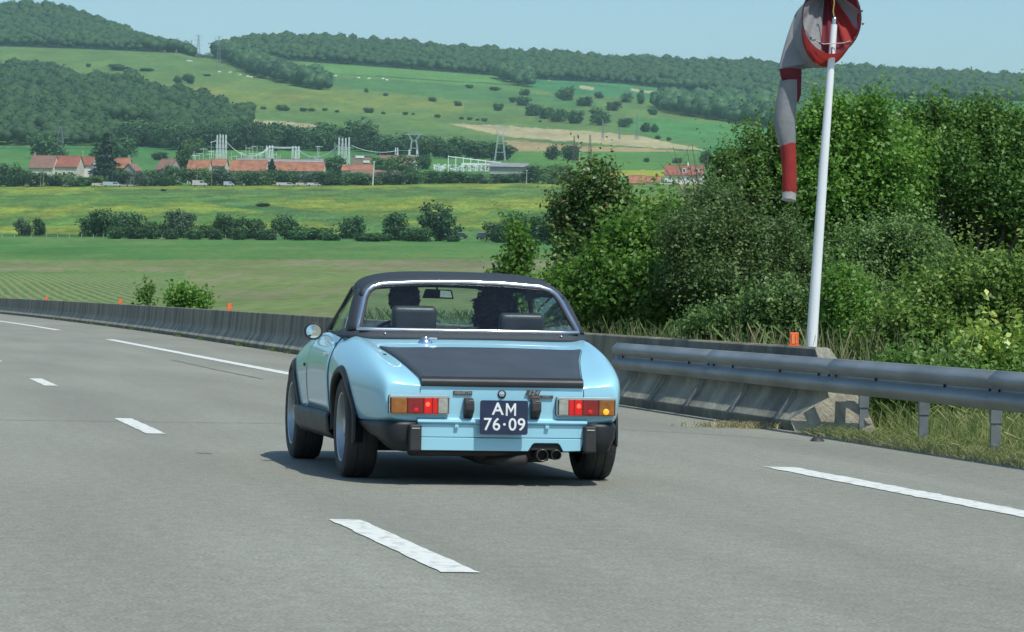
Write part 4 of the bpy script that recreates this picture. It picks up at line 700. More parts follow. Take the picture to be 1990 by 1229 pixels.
def tower(label, name, x, yt, yb, D, m, kind, wpx, cols=1, gap=0., group=None, cat='pylon'):
    X, _, zt = atD(x, yt, D); g = float(terrain(np.array([X]), np.array([float(D)]))[0]); e = empty(name, (X, D, g)); s = D/F; h = zt-g; tag(e, label, cat, group); w = wpx*s; t = (.46 if D < 3000 else .22)*s
    if kind == 'mast':
        for i in range(cols):
            mb = MB(); lattice(mb, (i-(cols-1)/2)*gap*s, 0, 0, h*random.uniform(.97, 1), w*1.3, w*.5, 7, t); mb.build('lattice_mast', m, e)
        mb = MB(); mb.tube([(-(cols-1)/2*gap*s-w, 0, h*.62), ((cols-1)/2*gap*s+w, 0, h*.62)], t*1.4, 4)
        mb.tube([(-(cols-1)/2*gap*s-w, 0, h*.68), ((cols-1)/2*gap*s+w, 0, h*.68)], t, 4); mb.build('crossbeam', m, e)
    elif kind == 'arms':
        mb = MB(); lattice(mb, 0, 0, 0, h, w*.7, w*.12, 9, t); mb.build('lattice_mast', m, e)
        for f in (.97, .80, .62):
            mb = MB(); a = w*(.55+.25*(1-f)); 
            for s_ in (-1, 1): mb.tube([(0, 0, h*f), (s_*a, 0, h*f+.25*s)], t, 4); mb.tube([(0, 0, h*f-3*s), (s_*a, 0, h*f+.25*s)], t*.7, 4); mb.tube([(s_*a, 0, h*f), (s_*a, 0, h*f-3*s)], t*.8, 4)
            mb.build('cross_arm', m, e)
    elif kind == 'plain': mb = MB(); lattice(mb, 0, 0, 0, h, w, w*.25, 9, t); mb.build('lattice_mast', m, e)
    elif kind == 'delta':
        hm = h*.74; t *= 1.35
        for s_ in (-1, 1):
            mb = MB()
            for q in range(2):
                dx = 2.2*s*(q-.5); mb.tube([(s_*w*.30+dx, 0, 0), (s_*w*.13+dx*.8, 0, hm)], t, 4)
            for i in range(10):
                f0, f1 = i/10, (i+1)/10; xa = lambda f, q: s_*w*(.30-.17*f)+2.2*s*(q-.5); mb.tube([(xa(f0, 0), 0, hm*f0), (xa(f1, 1), 0, hm*f1)], t*.7, 3); mb.tube([(xa(f0, 1), 0, hm*f0), (xa(f1, 0), 0, hm*f1)], t*.7, 3)
            mb.build('lattice_leg', m, e)
            mb = MB(); mb.tube([(s_*w*.13, 0, hm), (s_*w*.36, 0, h*.97)], t, 4); mb.tube([(s_*w*.06, 0, hm), (s_*w*.26, 0, h*.95)], t*.8, 4); mb.tube([(s_*w*.36, 0, h*.97), (s_*w*.30, 0, h*1.02)], t*.8, 4)
            for i in range(4): f = i/4; mb.tube([(s_*w*(.13+.23*f), 0, hm+(h*.97-hm)*f), (s_*w*(.06+.20*(f+.2)), 0, hm+(h*.95-hm)*(f+.2))], t*.6, 3)
            mb.build('upper_arm', m, e)
        mb = MB(); mb.tube([(-w*.5, 0, h*.955), (w*.5, 0, h*.955)], t, 4); mb.tube([(-w*.3, 0, h), (w*.3, 0, h)], t*.8, 4)
        for i in range(12): mb.tube([(-w*.5+w*i/12, 0, h*.955), (-w*.5+w*(i+.5)/12, 0, h*.985)], t*.6, 3)
        mb.build('crossbeam', m, e); mb = MB()
        for f in (.25, .5, .74): mb.tube([(-w*(.30-.17*f/.74), 0, h*f), (w*(.30-.17*f/.74), 0, h*f)], t, 4)
        mb.build('tie_beam', m, e)
    return e
tower('tall group of four pale lattice masts left behind the orange roofs', 'lattice_gantry', 431, 261, 318, 1700, LAT, 'mast', 3.4, 4, 5.6, cat='lattice towers')
tower('three shorter lattice masts left of the small spruce', 'lattice_gantry', 524, 283, 312, 1900, LAT, 'mast', 2.6, 3, 5.6, cat='lattice towers')
tower('three shorter lattice masts right behind the small spruce', 'lattice_gantry', 575, 284, 315, 1900, LAT, 'mast', 2.6, 3, 6, cat='lattice towers')
tower('tall group of four pale lattice masts in the middle of the village', 'lattice_gantry', 669, 267, 322, 1700, LAT, 'mast', 3.4, 4, 6.4, cat='lattice towers')
tower('slim grey mast immediately left of the middle lattice group', 'lattice_mast', 651, 277, 312, 1720, LATG, 'plain', 4)
tower('pair of thin masts behind the reddish hipped roof', 'lattice_gantry', 771, 287, 314, 1760, LAT, 'mast', 2, 2, 4, cat='lattice towers')
tower('y shaped pylon with wide arms behind the small reddish roof', 'pylon', 805, 259, 318, 1800, LATL, 'delta', 34)
tower('masts with insulators left of the y shaped pylon', 'lattice_gantry', 803, 291, 322, 1700, LAT, 'mast', 3.5, 2, 15, cat='lattice towers')
tower('tall grey delta pylon standing right of the substation', 'pylon', 973, 246, 330, 1850, LATL, 'delta', 34)
tower('dark pylon with broad arms above the farmhouse roof', 'pylon', 118, 245, 312, 1950, LATG, 'arms', 26)
tower('short rusty lattice pylon by the pair of field trees', 'pylon', 1116, 264, 330, 1800, LATD, 'plain', 6)
tower('taller rusty lattice pylon right of the short one', 'pylon', 1147, 263, 322, 1750, LATD, 'plain', 9)
tower('faint thin grey mast standing in the brown field', 'lattice_mast', 1046, 286, 312, 2100, LATG, 'plain', 5)
for (x, yt, yb, w, lab) in [(1172, 232, 330, 5, 'left of the hazy thin masts above the salmon roof'), (1204, 250, 335, 4, 'second hazy thin mast above the salmon roof'), (1238, 222, 342, 6, 'tallest hazy thin mast above the salmon roof'), (1268, 280, 338, 3, 'rightmost of the hazy thin masts above the salmon roof')]:
    tower(lab, 'lattice_mast', x, yt, yb, 2300, LATG, 'plain', w, group='hazy thin masts in the valley')
tower('small pylon on the skyline in the notch between forests', 'pylon', 386, 68, 100, 4200, LATG, 'arms', 12); tower('pylon on the slope just right of the skyline notch', 'pylon', 426, 70, 125, 3500, LATG, 'arms', 12)
def cable(pts, label, r=.16):
    P = []
    for (a, b_) in zip(pts[:-1], pts[1:]):
        A, B = Vector(atD(*a)), Vector(atD(*b_)); sag = (B-A).length*.03*(1 if abs(a[0]-b_[0]) > 30 else 0)
        for t in np.linspace(0, 1, 9): p = A.lerp(B, t); p.z -= sag*4*t*(1-t); P.append(p)
    o0 = P[0].copy(); e = MB().tube([p-o0 for p in P], r, 4).build('power_cable', LAT); e.location = o0; tag(e, label, 'cable')
cable([(409, 277, 1700), (423, 273, 1700)], 'short cable on the left of the first lattice group', .18); cable([(439, 275, 1700), (524, 285, 1900), (575, 286, 1900), (660, 280, 1700)], 'thick sagging cable strung between the two lattice groups', .17); cable([(683, 283, 1700), (771, 293, 1760), (800, 293, 1700)], 'cable running right from the middle lattice group', .15)
cable([(441, 277, 1700), (524, 287, 1900), (575, 288, 1900), (658, 283, 1700)], 'thin lower cable between the two lattice groups', .09)
# substation
X, Y, Z = atD(905, 330, 1620); g = float(terrain(np.array([X]), np.array([Y]))[0]); sub = empty('substation', (X, Y, g)); tag(sub, 'electrical substation of pale gantries and switchgear right of the village', 'substation'); s = Y/F
gz = lambda y: atD(905, y, Y)[2]-g
for k in range(8): MB().tube([((-34+k*14.5/1)*s, 0, 0), ((-34+k*14.5)*s, 0, gz(303)+k*-.35)], .22, 4).build('gantry_post', LAT, sub)
for k in range(7): MB().tube([((-34+k*14.5)*s, 0, gz(305)-k*.35), ((-34+(k+1)*14.5)*s, 0, gz(305)-(k+1)*.35)], .28, 4).build('gantry_beam', LAT, sub)
mb = MB()
for i in range(110):
    xx = random.uniform(-62, 64)*s; zz = gz(random.uniform(322, 334)); yy = random.uniform(-16, 0); mb.tube([(xx, yy, 0), (xx, yy, zz)], .12, 4); mb.box((xx, yy, zz), (random.uniform(.4, 1.6), .3, random.uniform(.15, .4)))
mb.build('switchgear', LAT, sub)['kind'] = 'stuff'
for i in range(4): MB().box(((40+i*14)*s, -8, gz(328)), (2.2, 2, 2.6)).box(((40+i*14)*s, -8, gz(323)), (.6, .6, 1)).build('transformer', LATD, sub)
MB().box((20*s, -4, gz(320)), (56*s, 3, .9)).build('busbar_roof', WALL['white'], sub)
X, Y, Z = atD(990, 345, 1560); g = float(terrain(np.array([X]), np.array([Y]))[0]); e = empty('warehouse', (X, Y, g)); tag(e, 'long low building with dark roof and pale wall by the delta pylon', 'warehouse'); s = Y/F
MB().box((0, 0, 1.6), (76*s, 10, 3.4)).build('wall', WALL['grey'], e); MB().prism([(-6, 3.3), (6, 3.3), (0, 5.2)], -39*s, 39*s, 'X').build('roof', ROOF['grey'], e)
X, Y, Z = atD(500, 310, 1740); g = float(terrain(np.array([X]), np.array([Y]))[0]); yard = empty('switchyard', (X, Y, g)); tag(yard, 'pale thin switchyard posts showing behind the long orange roofs', 'switchyard'); s = Y/F; mb = MB()
for i in range(48):
    xx = random.uniform(-125, 128)*s; yy = random.uniform(-20, 20); hh = random.uniform(3.5, 7.5) if i % 5 else random.uniform(8, 11); mb.tube([(xx, yy, 0), (xx, yy, hh)], .09, 4)
    if i % 2: mb.tube([(xx-random.uniform(.8, 2.5), yy, hh*.95), (xx+random.uniform(.8, 2.5), yy, hh*.95)], .13, 4)
mb.build('posts', LAT, yard)['kind'] = 'stuff'
# poles
POLC = pm('pale concrete pole', (.55, .55, .50), (.45, .45, .41), 1, .8); WOODP = pm('brown wooden pole', (.26, .20, .14), (.18, .14, .10), 1, .9)
for (x0, y0, x1, y1, m, r0, lab, D) in [(78, 361, 80, 327, WOODP, .22, 'left of two brown poles before the farmhouse', 1402), (84, 361, 85, 327, WOODP, .2, 'right of two brown poles before the farmhouse', 1402), (382, 360, 384, 322, WOODP, .17, 'brown wooden pole by the white van', 1402), (411, 360, 412, 319, WOODP, .15, 'thin wooden pole right of the white van', 1402), (724, 360, 727, 313, POLC, .35, 'pale concrete power pole, thickest in the village', 1402), (1023, 358, 1024, 330, POLC, .14, 'thin pale pole near the long low building', 1402), (1126, 318, 1127, 282, POLC, .25, 'pale pole between the pair of trees and the rusty pylon', 1780), (161, 308, 161, 293, POLC, .14, 'street light pole behind the small red roof', 1600)]:
    A, B = Vector(atD(x0, y0, D)), Vector(atD(x1, y1, D)); A.z = min(A.z, float(terrain(np.array([A.x]), np.array([float(D)]))[0])); e = empty('utility_pole', A); tag(e, lab, 'pole'); MB().tube([(0, 0, -.3), B-A], [r0, r0*.7], 8).build('shaft', m, e)
    MB().box((B-A)-Vector((0, 0, .4)), (1.6 if r0 > .2 else .8, .16, .16)).build('crossarm', m, e)
# village vehicles seen at a few pixels
CARW = pm('white vehicle paint', (.50, .50, .48), None, 1, .4); CARY = pm('cream vehicle paint', (.48, .46, .34), None, 1, .4); CARG = pm('grey vehicle paint', (.40, .47, .50), None, 1, .4); CARD = pm('dark vehicle paint', (.05, .055, .075), (.04, .045, .06), 1, .35, coat=.6); TYR = pm('tyre rubber', (.025, .025, .027), None, 20, .8)
def vehicle(x, y, L_, hgt, m, label, rz=0., van=False, name=None, cat='car', D=None):
    X, Y, Z = place(x, y) if D is None else (atD(x, y, D)[0], D, float(terrain(np.array([atD(x, y, D)[0]]), np.array([float(D)]))[0])); e = empty(name or ('van' if van else 'parked_car'), (X, Y, Z), rz); tag(e, label, cat)
    pr = [(-.5, .22), (-.49, .5), (-.40, .56), (-.30, .95), (-.1, 1), (.2, 1), (.34, .62), (.47, .54), (.5, .25)] if not van else [(-.5, .16), (-.5, .95), (-.46, 1), (.22, 1), (.32, .62), (.47, .52), (.5, .2)]
    MB().prism([(a*L_, b_*hgt) for a, b_ in pr], -.82, .82, 'Y').build('body', m, e, bevel=.06)
    gw = [(-.37, .6), (-.29, .9), (.18, .92), (.29, .62)] if not van else [(.0, .6), (.02, .9), (.2, .9), (.29, .62)]
    MB().prism([(a*L_, b_*hgt) for a, b_ in gw], -.835, .835, 'Y').build('windows', WIN, e)
    for a in (-.33, .32):
        for s_ in (-.76, .76): MB().lathe([(.0, -.1), (.3, -.1), (.32, 0), (.3, .1), (0, .1)], (a*L_, s_, .31), 'Y', 14).build('wheel', TYR, e)
    return e
vehicle(895, 466, 3.4, 1.35, CARD, 'dark estate car parked beside the largest hedge tree', R(8), D=810); vehicle(937, 467, 2.6, 1.55, CARD, 'dark car parked by the bluish bush, seen from its end', R(62), D=806)
for (x, y, L_, h, m, lab, van) in [(131, 364, 3.4, 1.2, CARW, 'small white car at the meadow edge below the farmhouse', 0), (184, 363, 3.4, 1.0, CARY, 'left of two cream cars under the spruce', 0), (194, 362.5, 6.5, 1.4, CARY, 'cream trailer parked under the tall spruce', 1), (219, 361.5, 8, 1.9, CARG, 'grey blue car below the orange roofed house', 1), (240, 362, 4.5, .9, CARW, 'low white car right of the grey blue one', 0), (254, 362, 4.2, .9, CARW, 'last white car before the barn', 0),
    (388, 361, 6, 2.4, CARW, 'white van by the wooden poles', 1), (445, 361, 4.4, 1.9, CARG, 'grey blue van alone at the meadow edge', 1), (474, 363, 1.8, 1, CARW, 'tiny white object like a small car at the meadow edge', 0), (557, 361, 8.5, 1.4, CARW, 'long white trailer below the orange roofs', 1), (590, 362, 6.5, 1.3, CARY, 'cream trailer left of the last white one', 1), (610, 362, 5.6, 1.3, CARW, 'last white trailer at the right of the row', 1), (1297, 358, 5.5, 1.4, CARW, 'white car parked left before the white house', 0), (1314, 358.5, 3.6, 1.1, CARW, 'white car parked right before the white house', 0)]:
    vehicle(x, y, L_, h, m, lab, R(4), bool(van), cat='van' if van else 'car', D=1402 if x < 700 else 1404)
# white cattle on the hill
COW = pm('creamy white hide', (.82, .80, .70), (.72, .69, .58), 2, .9); 
def cow_mesh():
    me = bpy.data.meshes.new('cow'); P = [(0, 0, 1.05), (.55, 0, 1.1), (-.6, 0, 1.12), (.85, 0, 1.3), (1.15, 0, 1.32), (1.4, 0, 1.1)]; Rr = [.36, .34, .33, .17, .16, .1]; E = [(0, 1), (0, 2), (1, 3), (3, 4), (4, 5)]
    for sx in (.5, -.6):
        for sy in (-.2, .2):
            i = len(P); P += [(sx, sy, .75), (sx+.03*(1 if sx > 0 else -1), sy, .4), (sx, sy, .03)]; Rr += [.13, .075, .06]; E += [(1 if sx > 0 else 2, i), (i, i+1), (i+1, i+2)]
    i = len(P); P += [(-.95, 0, 1.1), (-1.0, 0, .6)]; Rr += [.05, .03]; E += [(2, i), (i, i+1)]
    for s_ in (-1, 1): i = len(P); P += [(1.12, s_*.16, 1.42)]; Rr += [.04]; E += [(4, i)]
    me.from_pydata(P, E, []); o = bpy.data.objects.new('cow', me); col.objects.link(o); sk = o.modifiers.new('s', 'SKIN'); me.skin_vertices[0].data[0].use_root = True
    for i, r in enumerate(Rr): me.skin_vertices[0].data[i].radius = (r, r)
    o.modifiers.new('u', 'SUBSURF').levels = 1; to_real(o); o.data.materials.append(COW); o.data.shade_smooth(); return o
cow0 = cow_mesh(); first = True
for (x, y, rz, lab) in [(426, 143, .3, 'leftmost white cow on the upper meadow'), (447, 144, 0, 'white cow second from the left on the upper meadow'), (466, 149, 2.8, 'white cow in the middle of the upper meadow herd'), (481, 152, .2, 'left one of the close pair of white cows'), (488, 153, 3, 'right one of the close pair of white cows'), (652, 151, .1, 'lone white cow at the left of the green strip'), (697, 155, 3, 'faint white cow on the green strip'), (717, 156, 0, 'white cow in the middle of the green strip'), (744, 156, .4, 'left cow of the right pair on the green strip'), (752, 159, 3, 'right cow of the right pair on the green strip'),
    (1003, 203, .2, 'white cow lying left beside the dark scrub'), (1016, 206, 3, 'white cow just below the dark scrub'), (1022, 205, .5, 'white cow nestled in the middle of the scrub herd'), (1030, 203, 0, 'rightmost white cow by the scrub')]:
    c = cow0 if first else cow0.copy(); first and None
    if not first: col.objects.link(c)
    first = False; X, Y, Z = place(x, y); c.location = (X, Y, Z); c.rotation_euler = (0, 0, rz); c.scale = (1.5, 1.5, 1.5); tag(c, lab, 'cow', 'white cattle grazing on the hill')
st = empty('stone_marker', place(343, 103)); tag(st, 'small white marker at the edge of the left hill forest', 'marker'); MB().prism([(-1.4, 0), (1.4, 0), (.5, 4), (-.5, 4)], -.6, .6, 'Y').build('shaft', WALL['white'], st)
st = empty('trough', place(368, 120)); tag(st, 'white trough lying on the upper meadow', 'trough'); MB().box((0, 0, .6), (6, 1.4, 1.2)).build('tank', WALL['white'], st, bevel=.1)
# fence posts along the hedge
FP = pm('pale weathered post', (.36, .35, .29), (.26, .25, .21), 3, .9); pst = MB().tube([(0, 0, -.2), (0, 0, 1.1)], [.075, .065], 6).build('fence_post', FP); f_ = True
for x in [4, 28, 60, 90, 112, 135, 158, 181, 201, 226, 248, 270, 292, 315, 377, 407, 438, 462, 500, 540, 580, 622]:
    c = pst if f_ else pst.copy()
    if not f_: col.objects.link(c)
    f_ = False; X, Y, Z = place(x, 463.2+x*.006); c.location = (X, Y, Z); c.rotation_euler = (random.uniform(-.06, .06), random.uniform(-.06, .06), 0); tag(c, 'pale wooden fence post before the field hedge', 'fence post', 'fence posts along the field hedge')
for x, y in [(554, 418), (592, 424), (628, 431), (632, 432), (648, 428), (708, 446), (714, 447), (722, 447)]:
    c = pst.copy(); col.objects.link(c); X, Y, Z = place(x, y); c.location = (X, Y, Z); tag(c, 'pale fence post standing along the ditch in the yellow meadow', 'fence post', 'fence posts along the meadow ditch')
# ================================================================== WINDSOCK
WP_D = 32.5
def wp(x, y, dd=0.): return Vector(atD(x, y, WP_D+dd))
base = wp(1577, 700); base.z = -.03; pole = empty('windsock_pole', base); tag(pole, 'tall white pole leaning slightly right and carrying the windsock', 'pole')
MB().tube([Vector((0, 0, 0)), wp(1577, 670)-base, wp(1600, 330)-base, wp(1621, 48)-base], [.056, .052, .042, .030], 20).build('shaft', pm('glossy white painted pole', (.82, .84, .84), (.74, .77, .78), 2, .35), pole, angle=60)
MB().tube([wp(1621, 50)-base, wp(1621.5, 36)-base], .022, 12).lathe([(.0, .02), (.02, .012), (.026, 0)], wp(1621.5, 36)-base, 'Z', 12).build('steel_cap', pm('polished steel', (.6, .6, .62), None, 5, .2, 1), pole, angle=50)
SR_ = clothmat('red windsock cloth', (.46, .048, .042)); SG_ = clothmat('grey white windsock cloth', (.36, .37, .38)); SM_ = clothmat('dark red inner cloth', (.24, .035, .05)); SW_ = clothmat('white windsock cloth', (.62, .62, .62))
o0 = wp(1616, 36); sock = empty('windsock', o0); tag(sock, 'limp red and grey striped windsock hanging from the white pole', 'windsock'); s = WP_D/F
hoop = [wp(1616+57*math.cos(a)+0, 35+70*math.sin(a), -.05+.10*math.sin(a))-o0 for a in np.linspace(0, 2*math.pi, 40, endpoint=False)]
MB().tube(hoop, .008, 6, closed=True).build('hoop', pm('dark hoop', (.10, .07, .09), None, 20, .6), sock)
# inner lining: radial panels seen through the mouth
cols_ = [SM_, SM_, SG_, SG_, SM_, SM_, SM_, SR_, SG_, SG_]
np_ = 20; pan = [('r', -18, 42), ('g', 42, 62), ('r2', 62, 118), ('g', 118, 255), ('r', 255, 342)]
for (cc, a0, a1) in [('m', -95, -12), ('g', -12, 22), ('r', 22, 62), ('m', 62, 112), ('g', 112, 200), ('m', 200, 265)]:
    rows = []
    for a in np.radians(np.linspace(a0, a1, 14)):
        row = []
        for k_, f in enumerate([1, .93, .8, .62, .4, .2, .0]):
            cx = 1616-12*(1-f); cy = 35-62*(1-f); fold = 1+.03*math.sin(a*9+k_)
            row.append(wp(cx+57*f*fold*math.cos(a), cy+70*f*fold*math.sin(a), .05+.30*(1-f)**.8+.02*math.sin(a*11))-o0)
        rows.append(row)
    MB().grid(rows).build('lining_panel', {'m': SM_, 'r': SR_, 'g': SG_}[cc], sock, smooth=True)
def loftpx(name, rings, m, n=32, creases=0.):
    """rings: cx,cy,rx,ry in photo px, depth offset, depth radius in m, tilt"""
    rows = []
    for (cx, cy, rx, ry, dd, dr, tl) in rings:
        row = []
        for i in range(n):
            a = 2*math.pi*i/n; ca, sa = math.cos(a), math.sin(a); f = 1+creases*math.sin(a*5+cy*.02)+creases*.6*math.sin(a*9+1); px = cx+rx*ca*f*math.cos(tl)-ry*sa*math.sin(tl)*f; py = cy+rx*ca*math.sin(tl)*f+ry*sa*f*math.cos(tl)
            row.append(wp(px, py, dd+dr*sa)-o0)
        rows.append(row)
    return MB().grid(rows, close=True).build(name, m, sock, smooth=True)
def interp_rings(a, b, k): return [tuple(x+(y-x)*t for x, y in zip(a, b)) for t in np.linspace(0, 1, k)]
RA = (1616, 35, 57, 70, .0, -.1, 0.); RB = (1608, 52, 50, 78, .22, -.1, .1); RC = (1567, 66, 33, 66, .40, -.05, .22); RD = (1549, 132, 37, 5, .30, .10, -.13)
loftpx('red_band', interp_rings(RA, RB, 5), SR_, 40)
loftpx('grey_band', interp_rings(RB, RC, 5)+interp_rings(RC, RD, 7)[1:], SG_, 40, .02)
loftpx('red_band', [(1536, 136, 21, 4, .30, .09, 0), (1537, 150, 20, 4, .30, .08, 0), (1540, 168, 17, 4, .3, .08, .1), (1548, 182, 9, 4, .3, .05, .3), (1549, 197, 3, 2, .3, .03, .2)], SM_, 24, .05)
loftpx('grey_band', [(1533, 158, 17, 3, .26, .07, -.1), (1529, 195, 20, 3, .25, .08, 0), (1525, 235, 22, 4, .24, .08, 0), (1528, 262, 19, 4, .24, .08, -.1), (1531, 284, 15.5, 4, .24, .07, -.25)], SG_, 28, .05)
loftpx('red_band', [(1531, 280, 15.5, 4, .24, .07, -.3), (1533, 300, 14.5, 3, .24, .07, 0), (1534, 340, 13.5, 3, .24, .07, 0), (1534, 376, 13.5, 3, .24, .07, .03)], SR_, 28, .05)
loftpx('white_band', [(1533.5, 375.5, 13.6, 3, .24, .071, .03), (1532.5, 389, 13.2, 3, .24, .071, .1)], SW_, 28, .05)
MB().tube([wp(1621, 36)-o0, wp(1619, 22)-o0, wp(1621, 8)-o0, wp(1620, -34)-o0], .006, 6).build('cord', pm('yellow brown rope', (.45, .35, .12), None, 20, .8), sock)
tz = MB()
for (x, y) in [(1673, 22), (1675, 47), (1574, 74), (1592, 84), (1646, 86), (1557, 33), (1645, 84), (1660, 75)]: p = wp(x, y, -.06)-o0; tz.tube([p, p+Vector((.02, 0, .004))], [.012, .006], 5)
tz.build('lacing', pm('dark lacing', (.05, .05, .07), None, 20, .8), sock)
MB().tube([wp(1585, 78, -.05)-o0, wp(1600, 86, -.05)-o0, wp(1640, 84, -.05)-o0, wp(1652, 80, -.05)-o0], .004, 5).build('strap', pm('pale strap', (.6, .55, .5), None, 20, .8), sock)
MB().tube([wp(1621, 34)-o0, wp(1616, 106, -.03)-o0], .008, 6).build('support_rod', pm('dark hoop rod', (.10, .07, .09), None, 20, .6), sock)
# ================================================================== THE CAR
YAW = R(10.9); CO = (-.205, 20.5, 0)
car = empty('sports_car', CO, YAW); tag(car, 'pale blue two seat sports car with matt black boot lid and black roof, driving away', 'car')
def paint(name, c1):
    m = bpy.data.materials.new(name); m.use_nodes = True; N, L = nodes_of(m); b = N['Principled BSDF']; b.inputs['Roughness'].default_value = .32; b.inputs['Coat Weight'].default_value = .75; b.inputs['Coat Roughness'].default_value = .035; b.inputs['Specular IOR Level'].default_value = .5
    tc = N.new('ShaderNodeTexCoord'); n = N.new('ShaderNodeTexNoise'); n.inputs['Scale'].default_value = 3; n.inputs['Detail'].default_value = 6; L.new(tc.outputs['Object'], n.inputs[0])
    mx = N.new('ShaderNodeMix'); mx.data_type = 'RGBA'; mx.inputs[6].default_value = (*c1, 1); mx.inputs[7].default_value = (*[v*.93 for v in c1], 1); L.new(n.outputs[0], mx.inputs[0]); L.new(mx.outputs[2], b.inputs['Base Color'])
    sp = N.new('ShaderNodeSeparateXYZ'); L.new(tc.outputs['Object'], sp.inputs[0]); r = N.new('ShaderNodeMapRange'); r.inputs[1].default_value = .25; r.inputs[2].default_value = .6; r.inputs[3].default_value = .16; r.inputs[4].default_value = .03; L.new(sp.outputs['Z'], r.inputs[0]); L.new(r.outputs[0], b.inputs['Coat Roughness'])
    n2 = N.new('ShaderNodeTexNoise'); n2.inputs['Scale'].default_value = 5; L.new(tc.outputs['Object'], n2.inputs[0]); bp = N.new('ShaderNodeBump'); bp.inputs['Strength'].default_value = .05; bp.inputs['Distance'].default_value = .01; L.new(n2.outputs[0], bp.inputs['Height']); L.new(bp.outputs[0], b.inputs['Coat Normal'])
    return m
BLUE = paint('pale blue car paint', (.31, .61, .73))
BLK = pm('satin black paint', (.018, .021, .024), (.014, .016, .018), 8, .42, rough2=.55, spec=.42); MATT = pm('matt black boot paint', (.045, .058, .07), (.035, .045, .056), 5, .46, rough2=.56, spec=.7)
RUB = pm('black rubber trim', (.025, .025, .027), (.035, .033, .03), 12, .6); VIN = pm('dark vinyl roof cloth', (.030, .040, .050), (.024, .031, .038), 60, .6, bump=.25, bscale=300, spec=.45)
CHR = pm('chrome', (.84, .86, .88), (.78, .80, .82), 6, .16, 1.); TYRE = pm('car tyre rubber', (.030, .030, .032), (.045, .043, .040), 9, .75, bump=.3); DARK = pm('dark underbody', (.018, .018, .019), (.03, .028, .025), 6, .8)
ALLOY = pm('grey painted alloy', (.42, .47, .50), (.34, .38, .40), 10, .35, .6); INT = pm('black interior vinyl', (.05, .053, .058), (.07, .072, .078), 10, .45, bump=.15)
GLS = glassmat('rear window glass', (.86, .92, .92), 0., 1.5); GLC = glassmat('clear glass', (.86, .92, .90), 0., 1.45)
#       y     zb    wr   zr    wm    zm    wu    zu    wc    zc    wt    zt    zd
ST = [(-.845, .362, .60, .372, .650, .45, .645, .52, .600, .552, .470, .556, .560),
      (-.838, .352, .62, .362, .662, .45, .660, .535, .622, .578, .478, .566, .570),
      (-.80, .335, .65, .350, .682, .46, .684, .555, .645, .618, .485, .590, .592),
      (-.70, .30, .68, .335, .712, .48, .712, .585, .655, .655, .492, .618, .622),
      (-.50, .25, .71, .32, .752, .50, .748, .61, .668, .712, .515, .668, .675),
      (-.25, .20, .74, .29, .790, .50, .780, .65, .672, .770, .555, .726, .738),
      (0., .17, .76, .26, .808, .50, .797, .67, .680, .805, .590, .778, .792),
      (.25, .16, .77, .24, .812, .51, .803, .69, .695, .828, .62, .812, .822),
      (.60, .16, .76, .23, .808, .52, .800, .70, .700, .836, .62, .825, .832),
      (1.1, .16, .755, .23, .800, .52, .792, .70, .700, .834, .62, .825, .835),
      (1.55, .16, .75, .23, .795, .51, .785, .69, .698, .828, .62, .830, .842),
      (1.9, .17, .75, .24, .798, .50, .788, .67, .688, .800, .56, .800, .822),
      (2.28, .17, .75, .26, .800, .49, .785, .64, .670, .768, .52, .768, .790),
      (2.65, .20, .70, .29, .760, .46, .745, .60, .630, .715, .48, .715, .735),
      (2.95, .24, .62, .30, .690, .44, .675, .54, .570, .635, .44, .640, .660),
      (3.08, .28, .55, .32, .610, .43, .600, .50, .500, .555, .40, .560, .575)]
def section(s_):
    y, zb, wr, zr, wm, zm, wu, zu, wc, zc, wt, zt, zd = s_
    h = [(0, zb), (wr*.6, zb), (wr, zr), (wm-.012, (zr+zm)/2), (wm, zm), (wm+.003, (zm+zu)/2), (wu, zu), ((wu*.45+wc*.55)+.012, zu*.35+zc*.65), (wc, zc), ((wc+wt)/2+.01, (zc*.55+zt*.45)), (wt, zt), (wt*.6, zt*.35+zd*.65), (0, zd)]
    return [(x, y, z) for x, z in h]+[(-x, y, z) for x, z in h[-2:0:-1]]
rows = [section(s_) for s_ in ST]; mb = MB().grid(rows, close=True)
def capgrid(row):
    n = 24; cx = sum(p[0] for p in row)/n
    V = list(row); h = len(row)//2     # close by pairing right and left points into quads
    Fs = []
    for i in range(0, 12):
        a, b_ = i, i+1; a2, b2 = (24-a) % 24, (24-b_) % 24
        if i == 0: Fs.append((0, 1, 23))
        elif i == 11: Fs.append((11, 12, 13))
        else: Fs.append((a, b_, b2, a2))
    mb.add(V, Fs)
capgrid(rows[0]); capgrid(rows[-1])
body = mb.build('body', BLUE, car)
bm = bmesh.new(); bm.from_mesh(body.data); bmesh.ops.remove_doubles(bm, verts=bm.verts, dist=1e-5); bmesh.ops.recalc_face_normals(bm, faces=bm.faces)
cl = bm.edges.layers.float.new('crease_edge')
for e_ in bm.edges:
    y0, y1 = e_.verts[0].co.y, e_.verts[1].co.y
    if abs(y0+.845) < 1e-4 and abs(y1+.845) < 1e-4 and len([f for f in e_.link_faces if abs(f.normal.y) > .9]) == 1: e_[cl] = .75
bm.to_mesh(body.data); bm.free(); body.data.shade_smooth()
q = body.modifiers.new('sub', 'SUBSURF'); q.levels = q.render_levels = 3
cutm = pm('dark wheel well', (.014, .014, .015), None, 4, .9)
car_parts_tmp = []
def cutter(mb_): o = mb_.build('cut', cutm, None); o.location = CO; o.rotation_euler = (0, 0, YAW); car_parts_tmp.append(o); return o
bpy.context.view_layer.update()
bb_tree = None
def body_bvh():
    dg = bpy.context.evaluated_depsgraph_get(); me = body.evaluated_get(dg).to_mesh(); V = [v.co.copy() for v in me.vertices]; Fs = [tuple(p.vertices) for p in me.polygons]; return BVHTree.FromPolygons(V, Fs)
